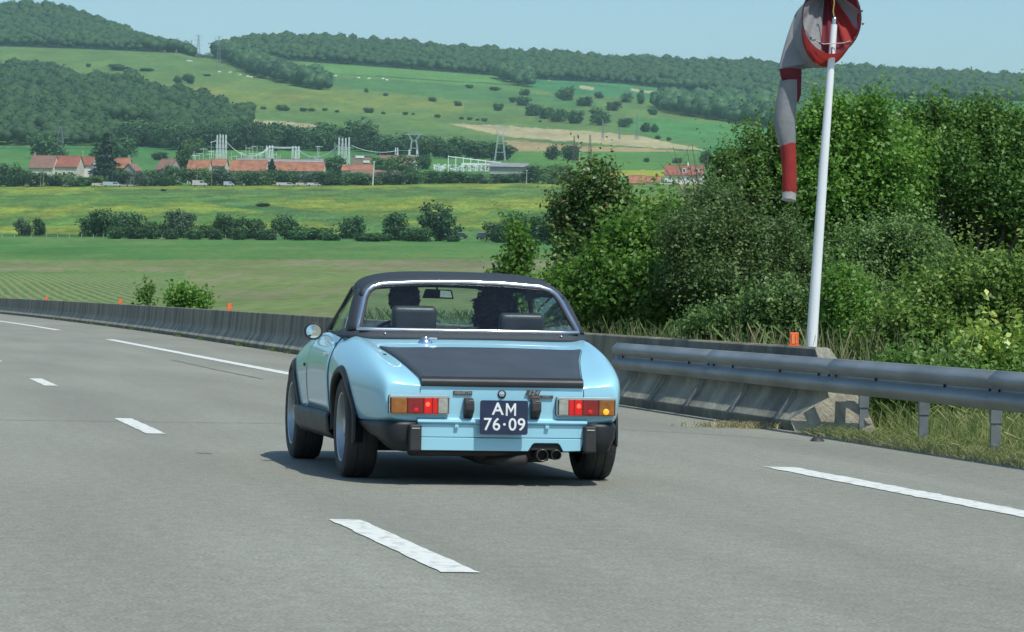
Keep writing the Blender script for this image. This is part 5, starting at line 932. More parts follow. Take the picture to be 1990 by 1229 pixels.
BV_ = body_bvh()
def side(y, z, s_=-1, off_=0.):
    h = BV_.ray_cast(Vector((s_*2, y, z)), Vector((-s_, 0, 0))); p, n = (h[0], h[1]) if h[0] is not None else (Vector((s_*.7, y, z)), Vector((s_, 0, 0)))
    if n.x*s_ < 0: n = -n
    return p+n*off_
def top(x, y, off_=0.): h = BV_.ray_cast(Vector((x, y, 2)), Vector((0, 0, -1))); p, n = (h[0], h[1]) if h[0] is not None else (Vector((x, y, .7)), Vector((0, 0, 1))); n = n if n.z > 0 else -n; return p+n*off_
def back(x, z, off_=0.): h = BV_.ray_cast(Vector((x, -3, z)), Vector((0, 1, 0))); p, n = (h[0], h[1]) if h[0] is not None else (Vector((x, -.84, z)), Vector((0, -1, 0))); n = n if n.y < 0 else -n; return p+n*off_
WB = 2.28; WZ = .29
cuts = []
for wy in (0, WB):
    for s_ in (-1, 1): cuts.append(cutter(MB().lathe([(0, 0), (.345, 0), (.345, .40), (0, .40)] if s_ > 0 else [(0, -.40), (.345, -.40), (.345, 0), (0, 0)], (s_*.52, wy, WZ-.012), 'X', 48)))
cuts.append(cutter(MB().box((0, 1.0, .75), (1.20, 1.12, .86))))
for c in cuts:
    q = body.modifiers.new('b', 'BOOLEAN'); q.operation = 'DIFFERENCE'; q.object = c; q.solver = 'EXACT'
    try: q.material_mode = 'TRANSFER'
    except Exception: pass
bpy.context.view_layer.update(); to_real(body)
for c in cuts: bpy.data.objects.remove(c)
body.data.set_sharp_from_angle(angle=R(32))
# wheels
def wheel(x, y, s_):
    t = MB().lathe([(.195, -.085), (.215, -.094), (.255, -.096), (.280, -.086), (.293, -.066), (.295, -.03), (.290, -.028), (.290, -.022), (.295, -.02), (.295, .02), (.290, .022), (.290, .028), (.295, .03), (.293, .066), (.280, .086), (.255, .096), (.215, .094), (.195, .085)], (0, 0, 0), 'X', 56).build('wheel', TYRE, car, angle=30)
    t.location = (x, y, WZ+.003)
    mb = MB().lathe([(.0, .02), (.05, .03), (.055, .03)], (0, 0, 0), 'X', 24)
    o_ = s_; pr = [(.200, -.088), (.192, -.085), (.182, -.06), (.172, .03)]; mb = MB().lathe([(r, -h*o_*1.) for r, h in pr], (0, 0, 0), 'X', 48)
    mb.lathe([(.172, -.03*o_), (.12, .015*o_), (.075, .045*o_), (.055, .06*o_), (.05, .072*o_), (0, .074*o_)], (0, 0, 0), 'X', 40)
    for k in range(8): a = k*math.pi/4; mb.box((.032*o_, .115*math.cos(a), .115*math.sin(a)), (.018, .03, .085), rx=a-math.pi/2)
    mb.build('rim', ALLOY, t, angle=35)
    mb = MB()
    for k in range(8): a = (k+.5)*math.pi/4; mb.lathe([(0, -.004), (.022, -.002), (.022, .012)], (.012*o_+.012*o_, .128*math.cos(a), .128*math.sin(a)), 'X', 12)
    mb.build('rim_holes', DARK, t)
for wy in (0, WB):
    for s_ in (-1, 1): wheel(s_*.705, wy, s_)
# flared arches
def flare(wy, s_):
    rows = []
    for a in np.radians(np.linspace(-3, 191 if wy == 0 else 184, 44)):
        row = []
        for k, (r, o_) in enumerate([(.332, -.05), (.334, .008), (.338, .012), (.355, .012), (.365, .007), (.371, -.003)]):
            y = wy+r*math.cos(a)*(1.02 if k > 2 else 1); z = max(.205, WZ-.012+r*math.sin(a)); yy = min(max(y, -.80), 2.9); p = side(yy, max(z, .37), s_); x = abs(p.x); x = max(x, .765)
            row.append((s_*(x+o_), y, z))
        rows.append(row)
    return MB().grid(rows).build('arch_flare', BLK, car, smooth=True, thick=.006)
for wy in (0, WB):
    for s_ in (-1, 1): flare(wy, s_)
# sills
for s_ in (-1, 1):
    rows = [[(s_*.70, y, .195), (s_*.775, y, .205), (s_*.812, y, .25), (s_*.822, y, .335), (s_*.812, y, .358), (s_*.75, y, .362)] for y in np.linspace(.36, 1.93, 12)]
    MB().grid(rows).build('sill', BLK, car, smooth=True, thick=.004)
    MB().prism([(.36, .20), (1.93, .20), (1.9, .36), (.4, .36)], s_*.60, s_*.76, 'X').build('floor_rail', DARK, car)
# black corner bumpers that run forward into the arches
for s_ in (-1, 1):
    P = [(.485, -.862), (.585, -.858), (.630, -.838), (.652, -.80), (.672, -.72), (.698, -.58), (.724, -.42), (.738, -.335)]; rows = []
    for i, (x, y) in enumerate(P):
        zl = [.190, .192, .197, .208, .228, .265, .300, .318][i]; rows.append([(s_*(x-.03), y+.03, .350), (s_*(x+.004), y, .352), (s_*(x+.010), y-.003, .335), (s_*(x+.004), y, max(.27, zl+.012)), (s_*(x-.02), y+.008, zl), (s_*(x-.06), y+.05, zl+.01)])
    MB().grid(rows).build('corner_bumper', BLK, car, smooth=True, thick=.006)
    MB().prism([(s_*.468, -.905), (s_*.532, -.905), (s_*.540, -.86), (s_*.46, -.86)], .195, .343, 'Z').build('bumper_guard', RUB, car, bevel=.008)
    MB().box((s_*.50, -.9065, .322), (.045, .004, .007)).build('guard_clip', CHR, car)
# rear ledge and valance
rows = [[(x, -.870, .371-.0*abs(x)), (x, -.874, .358), (x, -.868, .349), (x, -.85, .347)] for x in np.linspace(-.485, .485, 9)]
rows = [[(x, -.838, .384)]+r for x, r in zip(np.linspace(-.485, .485, 9), rows)]; MB().grid(rows).build('rear_ledge', BLUE, car, angle=40)
def valance(z0, z1, name, notch=False):
    top_ = [(-.485, z1), (.485, z1)]
    poly = [(-.485, z1), (-.480, z0), (.150, z0), (.172, z0+.036), (.185, z0+.046), (.320, z0+.046), (.333, z0+.036), (.352, z0), (.452, z0+.004), (.470, z1)] if notch else [(-.487, z0), (.475, z0), (.485, z1), (-.487, z1)]
    return MB().prism(poly, -.858 if not notch else -.862, -.846, 'Y').build(name, BLUE, car, bevel=.003)
valance(.273, .347, 'rear_panel'); valance(.198, .270, 'valance', True)
MB().box((0, -.845, .28), (.95, .004, .15)).build('valance_backing', DARK, car)
for x in (-.263, .255): MB().box((x, -.868, .334), (.022, .012, .020)).lathe([(0, -.002), (.005, 0)], (x, -.875, .333), 'Y', 10).build('jacking_tab', BLUE, car, bevel=.002)
# boot lid in matt black, following the deck
half = lambda y: float(np.interp(y, [-.80, -.70, -.55, -.40, -.27, -.14], [.464, .478, .503, .530, .562, .598]))
rows = []
for y in np.linspace(-.792, -.14, 20): rows.append([tuple(top(half(y)*u, y, .006)) for u in np.linspace(-1, 1, 21)])
MB().grid(rows).build('boot_lid', MATT, car, smooth=True, thick=.008)
rows = []
for x in np.linspace(-.463, .463, 15): rows.append([(x, -.780, .606), (x, -.805, .612), (x, -.832, .609), (x, -.851, .598), (x, -.860, .583), (x, -.857, .562), (x, -.845, .556)])
lip = MB().grid(rows); lip.cap(rows[0]); lip.cap(rows[-1]); lip.build('boot_lip', BLK, car, angle=50)
def seam(pts, w=.0035, name='panel_gap', m=None): return MB().tube(pts, w, 5).build(name, m or RUB, car)
seam([(.467, -.852, .50)] + [tuple(back(.467, z, .0005)) for z in (.52, .545)]+[tuple(top(half(y)+.006, y, .0005)) for y in np.linspace(-.80, -.14, 10)], .0022, 'boot_gap')
seam([tuple(back(-.470, z, .0005)) for z in (.52, .545)]+[tuple(top(-half(y)-.006, y, .0005)) for y in np.linspace(-.80, -.14, 10)], .0022, 'boot_gap')
MB().lathe([(0, -.016), (.009, -.015), (.010, -.006), (.017, -.005), (.018, .004)], tuple(back(-.004, .518)), 'Y', 20).build('boot_lock', CHR, car, angle=40)
MB().lathe([(.017, -.009), (.024, -.005), (.024, .003)], tuple(back(-.004, .518)), 'Y', 20).build('lock_surround', RUB, car)
# filler cap on the deck and a small rubber stop
cp = top(-.30, .03, .0); MB().lathe([(0, .034), (.018, .034), (.022, .026), (.030, .022), (.036, .012), (.042, .004), (.042, -.01)], cp, 'Z', 24).build('filler_cap', CHR, car, angle=40)
MB().box(tuple(cp+Vector((.045, 0, .026))), (.05, .014, .010)).build('filler_lever', CHR, car, bevel=.003)
MB().lathe([(0, .006), (.012, .005), (.014, 0)], top(-.60, -.35, 0), 'Z', 12).build('rubber_plug', RUB, car)
# tail lights
RED = pm('red lens', (.26, .010, .012), (.20, .008, .010), 22, .18, coat=.6); ORL = pm('orange lens', (.36, .14, .02), (.22, .07, .012), 22, .2, coat=.6); WHL = pm('reversing lens', (.40, .40, .34), (.3, .3, .26), 40, .2, coat=.6)
LIT = pm('lit brake bulb', (.8, .02, .01), None, 10, .3, emis=((1, .05, .02), 4)); LITO = pm('glowing turn lens', (.8, .3, .02), None, 10, .3, emis=((1, .42, .02), .9)); LITR = pm('glowing red lens', (.6, .012, .012), (.5, .01, .01), 30, .2, emis=((1, .02, .02), .14))
for s_ in (-1, 1):
    L0 = empty('tail_light', (s_*.478, -.845, .452)); L0.parent = car; L0.name = 'tail_light'
    w, h = .345, .108; X_ = lambda a: s_*(a)   # a grows outward
    MB().box((0, .0, 0), (w, .05, h)).build('housing', RUB, L0, bevel=.010)
    MB().box((0, -.032, h/2-.007), (w-.008, .022, .016)).box((0, -.028, -h/2+.004), (w-.01, .012, .005)).box((s_*-(w/2-.004), -.028, 0), (.006, .012, h-.012)).box((s_*(w/2-.004), -.028, 0), (.006, .012, h-.012)).build('chrome_rim', CHR, L0, bevel=.003)
    z = -.004; hh = h-.020
    def lens(a0, a1, m, nm, yo=-.034): c = (a0+a1)/2; return MB().box((s_*c, yo/2-.012, z), (abs(a1-a0)-.002, .026, hh)).build(nm, m, L0, bevel=.005)
    lens(-.162, -.104, WHL, 'reversing_lens'); lens(-.104, -.072, LITR, 'red_lens'); lens(-.072, -.024, LITR, 'brake_lens'); lens(-.024, .070, RED, 'red_lens'); lens(.070, .162, ORL, 'orange_lens')
    MB().lathe([(0, -.004), (.010, -.003), (.013, .002)], (s_*-.046, -.043, z+.008), 'Y', 14).build('bulb', LIT, L0)
    MB().lathe([(0, -.0035), (.010, -.002), (.014, .002)], (s_*.02, -.043, z-.024), 'Y', 14).build('reflector', LITR, L0)
    if s_ > 0: MB().lathe([(0, -.004), (.013, -.002), (.02, .003)], (s_*.112, -.043, z-.022), 'Y', 16).build('bulb', LITO, L0)
    for a in (-.104, -.072, -.024, .070): MB().box((s_*a, -.0385, z), (.002, .004, hh)).build('lens_rib', RUB, L0)
# overriders
for x in (-.196, .187):
    MB().prism([(-.868, .395), (-.845, .375), (-.845, .495), (-.872, .492), (-.905, .475), (-.908, .425)], x-.027, x+.027, 'X').build('overrider', RUB, car, bevel=.007)
    MB().box((x+.008, -.896, .480), (.026, .02, .006)).build('plate_lamp', GALV, car)
# number plate with embossed characters
PLT = pm('dark blue plate', (.012, .02, .06), (.016, .026, .07), 8, .3, coat=.3); WHT = pm('white plate characters', (.80, .82, .82), None, 8, .4)
pl = MB().prism([(-.137+.012*math.cos(a)+(.25 if False else 0)+(0.012 if k in (1, 2) else .262), .388+(.092-.012 if k in (0, 1) else -.092+.012)+.012*math.sin(a)) for k, a0 in enumerate([0, 90, 180, 270]) for a in [0]][:0] or [(x_+.013*math.cos(R(a0+t)), z_+.013*math.sin(R(a0+t))) for (x_, z_, a0) in [(.122, .471, 0), (-.126, .471, 90), (-.126, .305, 180), (.122, .305, 270)] for t in (0, 30, 60, 90)], -.912, -.908, 'Y').build('number_plate', PLT, car)
MB().box((-.002, -.888, .39), (.12, .038, .10)).build('plate_bracket', RUB, car)
def text3(s_, size, loc, m, parent, name='lettering', ext=.0012, shear=0., off_=0., wscale=1., align='CENTER', wide=1.):
    c = bpy.data.curves.new(name, 'FONT'); c.body = s_; c.size = size; c.extrude = ext; c.shear = shear; c.offset = off_; c.align_x = align; c.align_y = 'CENTER'; c.space_character = wide; c.resolution_u = 4
    o = bpy.data.objects.new(name, c); col.objects.link(o); dg = bpy.context.evaluated_depsgraph_get(); dg.update(); me = bpy.data.meshes.new_from_object(o.evaluated_get(dg)); bpy.data.objects.remove(o)
    o = bpy.data.objects.new(name, me); col.objects.link(o); me.materials.append(m); o.parent = parent; o.location = loc; o.rotation_euler = (R(90), 0, 0); o.scale = (wscale, 1, 1); return o
text3('A', .098, (-.038, -.9135, .4335), WHT, pl, off_=.0013); MB().prism([(.008, .3985), (.0185, .3985), (.0185, .4475), (.037, .4145), (.0555, .4475), (.0555, .3985), (.066, .3985), (.066, .4685), (.0555, .4685), (.037, .4345), (.0185, .4685), (.008, .4685)], -.9147, -.9123, 'Y').build('lettering', WHT, pl); text3('76', .098, (-.070, -.9135, .3465), WHT, pl, off_=.0011, wscale=1.0, wide=1.04); text3('09', .098, (.073, -.9135, .3465), WHT, pl, off_=.0011, wscale=1.0, wide=1.04)
MB().lathe([(0, -.001), (.0075, -.001), (.0075, .001)], (.001, -.9135, .350), 'Y', 12).build('dot', WHT, pl)
# badges
BDG = pm('dull badge metal', (.45, .44, .40), (.35, .34, .31), 60, .35, .7); BDD = pm('dark badge metal', (.12, .10, .095), None, 60, .4, .5)
b1 = MB().box((-.228, -.849, .522), (.108, .008, .024)).build('badge', BDD, car, bevel=.002); text3('ABARTH', .025, (-.228, -.8545, .522), BDG, b1, ext=.001, wscale=1.0, off_=.0005)
b2 = MB().prism([(.128, .515), (.205, .515), (.218, .542), (.141, .542)], -.856, -.848, 'Y').build('badge', BDD, car); text3('124', .036, (.172, -.858, .527), BDG, b2, ext=.001, shear=.4, off_=.0010, wide=1.15)
b3 = MB().prism([(.146, .495), (.215, .495), (.224, .514), (.155, .514)], -.855, -.848, 'Y').box((.252, -.852, .505), (.075, .007, .017)).build('badge', BDD, car); text3('rally', .022, (.250, -.8565, .506), BDG, b3, ext=.001, wscale=1.1)
text3('SPIDER', .016, (.186, -.8565, .504), BDG, b3, ext=.001, shear=.3)
# doors, gaps, handles, mirrors
for s_ in (-1, 1):
    rows = [[tuple(side(y, z, s_, .0035)) for y in np.linspace(.47, 1.52, 18)] for z in np.linspace(.372, .775, 12)]
    door = MB().grid(rows).build('door', BLUE, car, smooth=True, thick=.005)
    seam([tuple(side(.462, z, s_, .001)) for z in np.linspace(.362, .79, 12)]+[tuple(top(s_*x, .462, .001)) for x in (.72, .69, .66)], .004, 'door_gap'); seam([tuple(side(1.53, z, s_, .001)) for z in np.linspace(.362, .79, 12)], .004, 'door_gap')
    seam([tuple(side(y, .362, s_, .001)) for y in np.linspace(.462, 1.53, 12)], .004, 'door_gap')
    hp = side(.60, .705, s_, .006); MB().box(tuple(hp+Vector((s_*.012, .02, 0))), (.014, .11, .016)).box(tuple(hp+Vector((0, -.03, 0))), (.03, .018, .022)).box(tuple(hp+Vector((0, .07, 0))), (.03, .014, .018)).lathe([(0, s_*.02), (.011, s_*.02), (.013, 0)], tuple(hp+Vector((0, -.055, 0))), 'X', 12).build('door_handle', CHR, door, bevel=.004)
    gp = side(1.66, .62, s_, .002); MB().box(tuple(gp), (.006, .06, .022)).build('side_marker', RUB, car, bevel=.002)
mh = empty('wing_mirror', (-.770, 1.45, .832)); mh.parent = car
MB().lathe([(0, .062), (.03, .055), (.052, .035), (.056, .0), (.053, -.006), (.046, -.006)], (0, 0, 0), 'Y', 32).build('shell', CHR, mh, smooth=True)
MB().lathe([(.046, -.008), (.052, -.011), (.058, -.008), (.060, .004), (.056, .010)], (0, 0, 0), 'Y', 32).build('rim', RUB, mh, smooth=True)
MB().lathe([(0, -.0045), (.03, -.005), (.0465, -.007)], (0, 0, 0), 'Y', 32).build('mirror_glass', pm('mirror silver', (.85, .88, .88), None, 3, .01, 1.), mh, smooth=True)
for c_ in mh.children: c_.scale = (1.0, 1, .93); c_.rotation_euler = (R(4), 0, R(-5))
MB().tube([(.045, .03, -.05), (.03, .03, -.02), (.01, .02, -.005)], .008, 8).build('stalk', CHR, mh)
# hard black top
WIN_H = [(-.664, .860), (-.645, .92), (-.622, .985), (-.602, 1.045), (-.580, 1.085), (-.545, 1.112), (-.48, 1.131), (-.25, 1.146), (0, 1.151)]
wy_ = lambda z, x: .27+(z-.86)*1.15-.045*(1-(x/.66)**2)
ARC = [(x, wy_(z, x), z) for x, z in WIN_H]; ARC = ARC+[(-x, y, z) for x, y, z in ARC[-2::-1]]
BOT = [(x, wy_(.858, x), .858) for x in np.linspace(.664, -.664, 13)][1:-1]
ring = ARC+BOT
MB().tube(ring, .0150, 10, closed=True).build('window_trim', CHR, car, smooth=True)
ring2 = [(x*.978, y-.002, .865+(z-.865)*.955+.004) for x, y, z in ring]; MB().tube(ring2, .012, 8, closed=True).build('window_seal', RUB, car, smooth=True)
def arcx(z): return float(np.interp(z, [p[1] for p in WIN_H], [-p[0] for p in WIN_H]))
rows = []
for t in np.linspace(0, 1, 10):
    row = []
    for u in np.linspace(-1, 1, 17):
        zt_ = float(np.interp(abs(u)*.66, [0, .25, .48, .545, .580, .602, .622, .645, .664], [1.151, 1.146, 1.131, 1.112, 1.085, 1.045, .985, .92, .86])); z = .858+(zt_-.858)*t; x = u*.66; row.append((x, wy_(z, x)+.004, z))
    rows.append(row)
MB().grid(rows).build('rear_window', GLS, car, smooth=True)
# roof skin
HALFZ = lambda u, zc, ze: ze+(zc-ze)*(1-abs(u)**2.6)**.75 if abs(u) < 1 else ze
rows = []
ROOFS = [(None,), (.78, .585, 1.206, 1.118), (1.0, .588, 1.209, 1.118), (1.15, .555, 1.192, 1.108), (1.235, .545, 1.165, 1.10), (1.262, .54, 1.150, 1.092)]
n_ = 25
def along(arc, n):
    A = np.array(arc); d = np.r_[0, np.cumsum(np.linalg.norm(np.diff(A, axis=0), axis=1))]; t = np.linspace(0, d[-1], n); return np.stack([np.interp(t, d, A[:, k]) for k in range(3)], 1)
top_arc = ARC[3:-3]; T0 = along(top_arc, n_); T0o = T0*np.array([1.035, 1, 1])+np.array([0, .004, .012])
rows.append([tuple(p) for p in T0*np.array([1.01, 1, 1])+np.array([0, -.004, .006])]); rows.append([tuple(p) for p in T0o+np.array([0, .02, .008])])
def sec(yc, w, zc, ze):
    P = []
    for i in range(n_):
        a = math.pi*(1-i/(n_-1)); ca, sa = math.cos(a), math.sin(a); x = w*math.copysign(abs(ca)**.62, ca); z = ze-.05+(zc-ze+.05)*abs(sa)**.62; P.append((x, yc, z))
    return P
def mixr(a, b_, t): return [tuple(p*(1-t)+q*t for p, q in zip(u_, v_)) for u_, v_ in zip(a, b_)]
S1_ = sec(.78, .612, 1.206, 1.118); rows.append(mixr(rows[-1], S1_, .45)); rows.append(S1_)
for (y_, w_, zc_, ze_) in ROOFS[2:]: rows.append(sec(y_, w_, zc_, ze_))
rf = MB().grid(rows).build('roof', VIN, car, smooth=True, thick=.014)
# rear quarters of the top, base band
for s_ in (-1, 1):
    A_ = along([(s_*abs(x), y, z) for x, y, z in ARC[:5]], 9); B_ = along([(s_*.712, .40, .842), (s_*.686, .455, .92), (s_*.655, .53, 1.02), (s_*.620, .62, 1.092), (s_*.606, .70, 1.108)], 9)
    rows = [[tuple(p) for p in A_*(1-t)+B_*t+np.array([s_*.018*math.sin(math.pi*t), -.02*math.sin(math.pi*t), 0])] for t in np.linspace(0, 1, 6)]
    MB().grid(rows).build('rear_quarter', VIN, car, smooth=True, thick=.016)
    MB().tube([(s_*.714, .405, .838), (s_*.688, .46, .92), (s_*.657, .535, 1.02), (s_*.621, .625, 1.092)], .011, 8).build('side_window_post', RUB, car, smooth=True)
    MB().tube([(s_*.618, .63, 1.096), (s_*.585, .95, 1.105), (s_*.556, 1.22, 1.098)], .011, 8).build('drip_rail', BLK, car, smooth=True)
    MB().tube([(s_*.556, 1.225, 1.100), (s_*.60, 1.40, .975), (s_*.650, 1.60, .835)], [.018, .017, .022], 10).build('windscreen_pillar', BLK, car, smooth=True)
    MB().grid([[(s_*.714, .41, .838), (s_*.688, .465, .92), (s_*.657, .54, 1.02), (s_*.62, .63, 1.090)], [(s_*.715, .85, .835), (s_*.685, .87, .92), (s_*.635, .9, 1.02), (s_*.59, .95, 1.098)], [(s_*.69, 1.2, .835), (s_*.655, 1.2, .92), (s_*.60, 1.2, 1.02), (s_*.568, 1.2, 1.09)], [(s_*.652, 1.57, .84), (s_*.623, 1.48, .92), (s_*.592, 1.36, 1.02), (s_*.56, 1.24, 1.09)]]).build('side_window', GLC, car, smooth=True)
    MB().tube([(s_*.745, .47, .832), (s_*.715, .85, .834), (s_*.69, 1.2, .834), (s_*.655, 1.57, .834)], .008, 6).build('waist_seal', RUB, car)
rows = []
for (x, y) in [(-.752, .50), (-.748, .40), (-.728, .30), (-.69, .235), (-.60, .200), (-.40, .175), (0, .165), (.40, .175), (.60, .200), (.69, .235), (.728, .30), (.748, .40), (.752, .50)]:
    zt = top(min(max(x, -.66), .66), y).z; iy = .055; dx = -.03*(1 if x > 0 else -1) if abs(x) > .5 else 0
    rows.append([(x*1.008, y-.012, max(zt, .80)-.012), (x*1.0, y-.008, .825), (x+dx*.6, y+iy*.55, .848), (x+dx, y+iy, .858), (x+dx*1.5, y+iy+.04, .850)])
MB().grid(rows).build('top_base_band', VIN, car, smooth=True, thick=.006)
for x in (-.515, .545): MB().lathe([(0, .008), (.006, .006), (.009, 0)], (x, .19, .838), 'Z', 12).build('press_stud', CHR, car, smooth=True)
MB().grid([[(x, .23, .85), (x, .42, .822)] for x in np.linspace(-.66, .66, 7)]).build('parcel_shelf', INT, car)
MB().grid([[(.655*u, 1.60-.03*u*u+.09*(1-u*u), .838), (.60*u, 1.40+.07*(1-u*u), .975), (.555*u, 1.235+.04*(1-u*u), 1.098+.035*(1-u*u))] for u in np.linspace(-1, 1, 13)]).build('windscreen', GLC, car, smooth=True)
MB().tube([(.556*u, 1.235+.04*(1-u*u), 1.10+.035*(1-u*u)) for u in np.linspace(-1, 1, 13)], .017, 8).build('windscreen_header', BLK, car, smooth=True)
MB().tube([(.655*u, 1.60+.06*(1-u*u), .842) for u in np.linspace(-1, 1, 9)], .014, 8).build('windscreen_base', RUB, car, smooth=True)
for x0 in (-.32, .18): MB().tube([(x0, 1.70, .855), (x0+.16, 1.655, .885), (x0+.34, 1.625, .895)], .006, 6).build('wiper', BLK, car)
MB().tube([(-.02, 1.30, 1.12), (-.02, 1.30, 1.085)], .006, 6).build('mirror_stalk', RUB, car)
mr_ = MB().prism([(-.115, 1.050), (.085, 1.048), (.070, 1.104), (-.095, 1.108)], 1.275, 1.30, 'Y').build('interior_mirror', RUB, car, bevel=.006); MB().prism([(-.005, 1.058), (.073, 1.056), (.060, 1.097), (-.003, 1.100)], 1.272, 1.2745, 'Y').build('mirror_glass', pm('mirror silver inside', (.6, .66, .66), None, 3, .05, 1.), mr_)
# dashboard, wheel, seats
MB().prism([(1.34, .62), (1.58, .60), (1.60, .835), (1.45, .842), (1.36, .80)], -.60, .60, 'X').build('dashboard', INT, car, bevel=.02)
sw = MB(); cx, cy, cz = -.30, 1.20, .74; sw.tube([(cx+.17*math.cos(a), cy-.17*math.sin(a)*.30, cz+.17*math.sin(a)*.95) for a in np.linspace(0, 2*math.pi, 28, endpoint=False)], .012, 8, closed=True)
for a in (0, 2.1, 4.2): sw.tube([(cx, cy+.02, cz), (cx+.17*math.cos(a), cy-.05*math.sin(a), cz+.16*math.sin(a))], .008, 6)
sw.tube([(cx, cy+.02, cz), (cx, 1.40, .68)], .02, 8).build('steering_wheel', INT, car, smooth=True)
SEAT = pm('black seat vinyl', (.055, .062, .07), (.04, .046, .052), 8, .42, bump=.1, spec=.6)
for sx, nm in ((-.275, 0), (.385, 1)):
    st_ = empty('seat', (sx, .80, 0)); st_.parent = car; ang = R(-14)
    MB().box((0, .18, .33), (.44, .46, .16)).build('cushion', SEAT, st_, bevel=.04, bseg=4, angle=60); MB().box((0, -.10, .60), (.44, .12, .50), rx=R(12)).build('backrest', SEAT, st_, bevel=.045, bseg=4, angle=60)
    hr = MB().box((0, -.185, .925 if not nm else .905), (.272 if not nm else .275, .085, .155 if not nm else .13), rx=R(10)).build('headrest', SEAT, st_, bevel=.03, bseg=4, angle=60)
    for dx in (-.06, .06): MB().tube([(dx, -.17, .80), (dx, -.18, .87)], .006, 6).build('headrest_rod', CHR, st_)
# exhaust and underbody
mb = MB()
for (x, z, r) in [(.225, .178, .034), (.305, .180, .030)]:
    mb.lathe([(r*.82, .12), (r*.84, -.008), (r*.96, -.012), (r, -.004), (r, .16)], (x, -.895, z), 'Y', 24)
mb.build('exhaust_tips', pm('sooty steel', (.20, .18, .15), (.10, .09, .08), 12, .35, .9), car, smooth=True)
for (x, z, r) in [(.225, .178, .027), (.305, .180, .024)]: MB().lathe([(0, 0), (r, 0)], (x, -.855, z), 'Y', 20).build('pipe_bore', DARK, car)
MB().lathe([(0, -.22), (.06, -.21), (.07, -.18), (.07, .18), (.06, .21), (0, .22)], (.10, -.62, .195), 'X', 20).build('silencer', DARK, car, smooth=True); MB().tube([(.14, -.86, .150), (.02, -.80, .135), (-.08, -.55, .14), (-.08, .9, .17)], .028, 10).build('exhaust_pipe', DARK, car, smooth=True)
MB().prism([(-.80, .20), (-.80, .165), (-.50, .15), (-.30, .20), (-.30, .32), (-.80, .32)], -.48, .12, 'X').build('fuel_tank', DARK, car, bevel=.02); MB().tube([(-.66, 0, .27), (.66, 0, .27)], .035, 10).lathe([(0, -.10), (.10, -.07), (.11, 0), (.10, .07), (0, .10)], (0, 0, .27), 'X', 18).build('rear_axle', DARK, car, smooth=True)
MB().tube([(-.66, WB, .27), (.66, WB, .27)], .03, 8).build('front_axle', DARK, car); MB().box((0, 1.1, .19), (1.2, 2.4, .06)).build('floor_pan', DARK, car)
MB().box((0, -.55, .30), (1.0, .50, .12)).build('boot_floor', DARK, car)
# front end (faces away from the camera)
MB().tube([(x, 3.11-abs(x)**3*.35, .34) for x in np.linspace(-.62, .62, 9)], .035, 8).build('front_bumper', BLK, car, smooth=True); MB().box((0, 3.075, .42), (.72, .03, .12)).build('grille', RUB, car, bevel=.01)
for s_ in (-1, 1): MB().lathe([(0, .05), (.05, .04), (.08, .0), (.085, -.04)], (s_*.50, 3.03, .50), 'Y', 24).build('headlight', GLC, car, smooth=True)
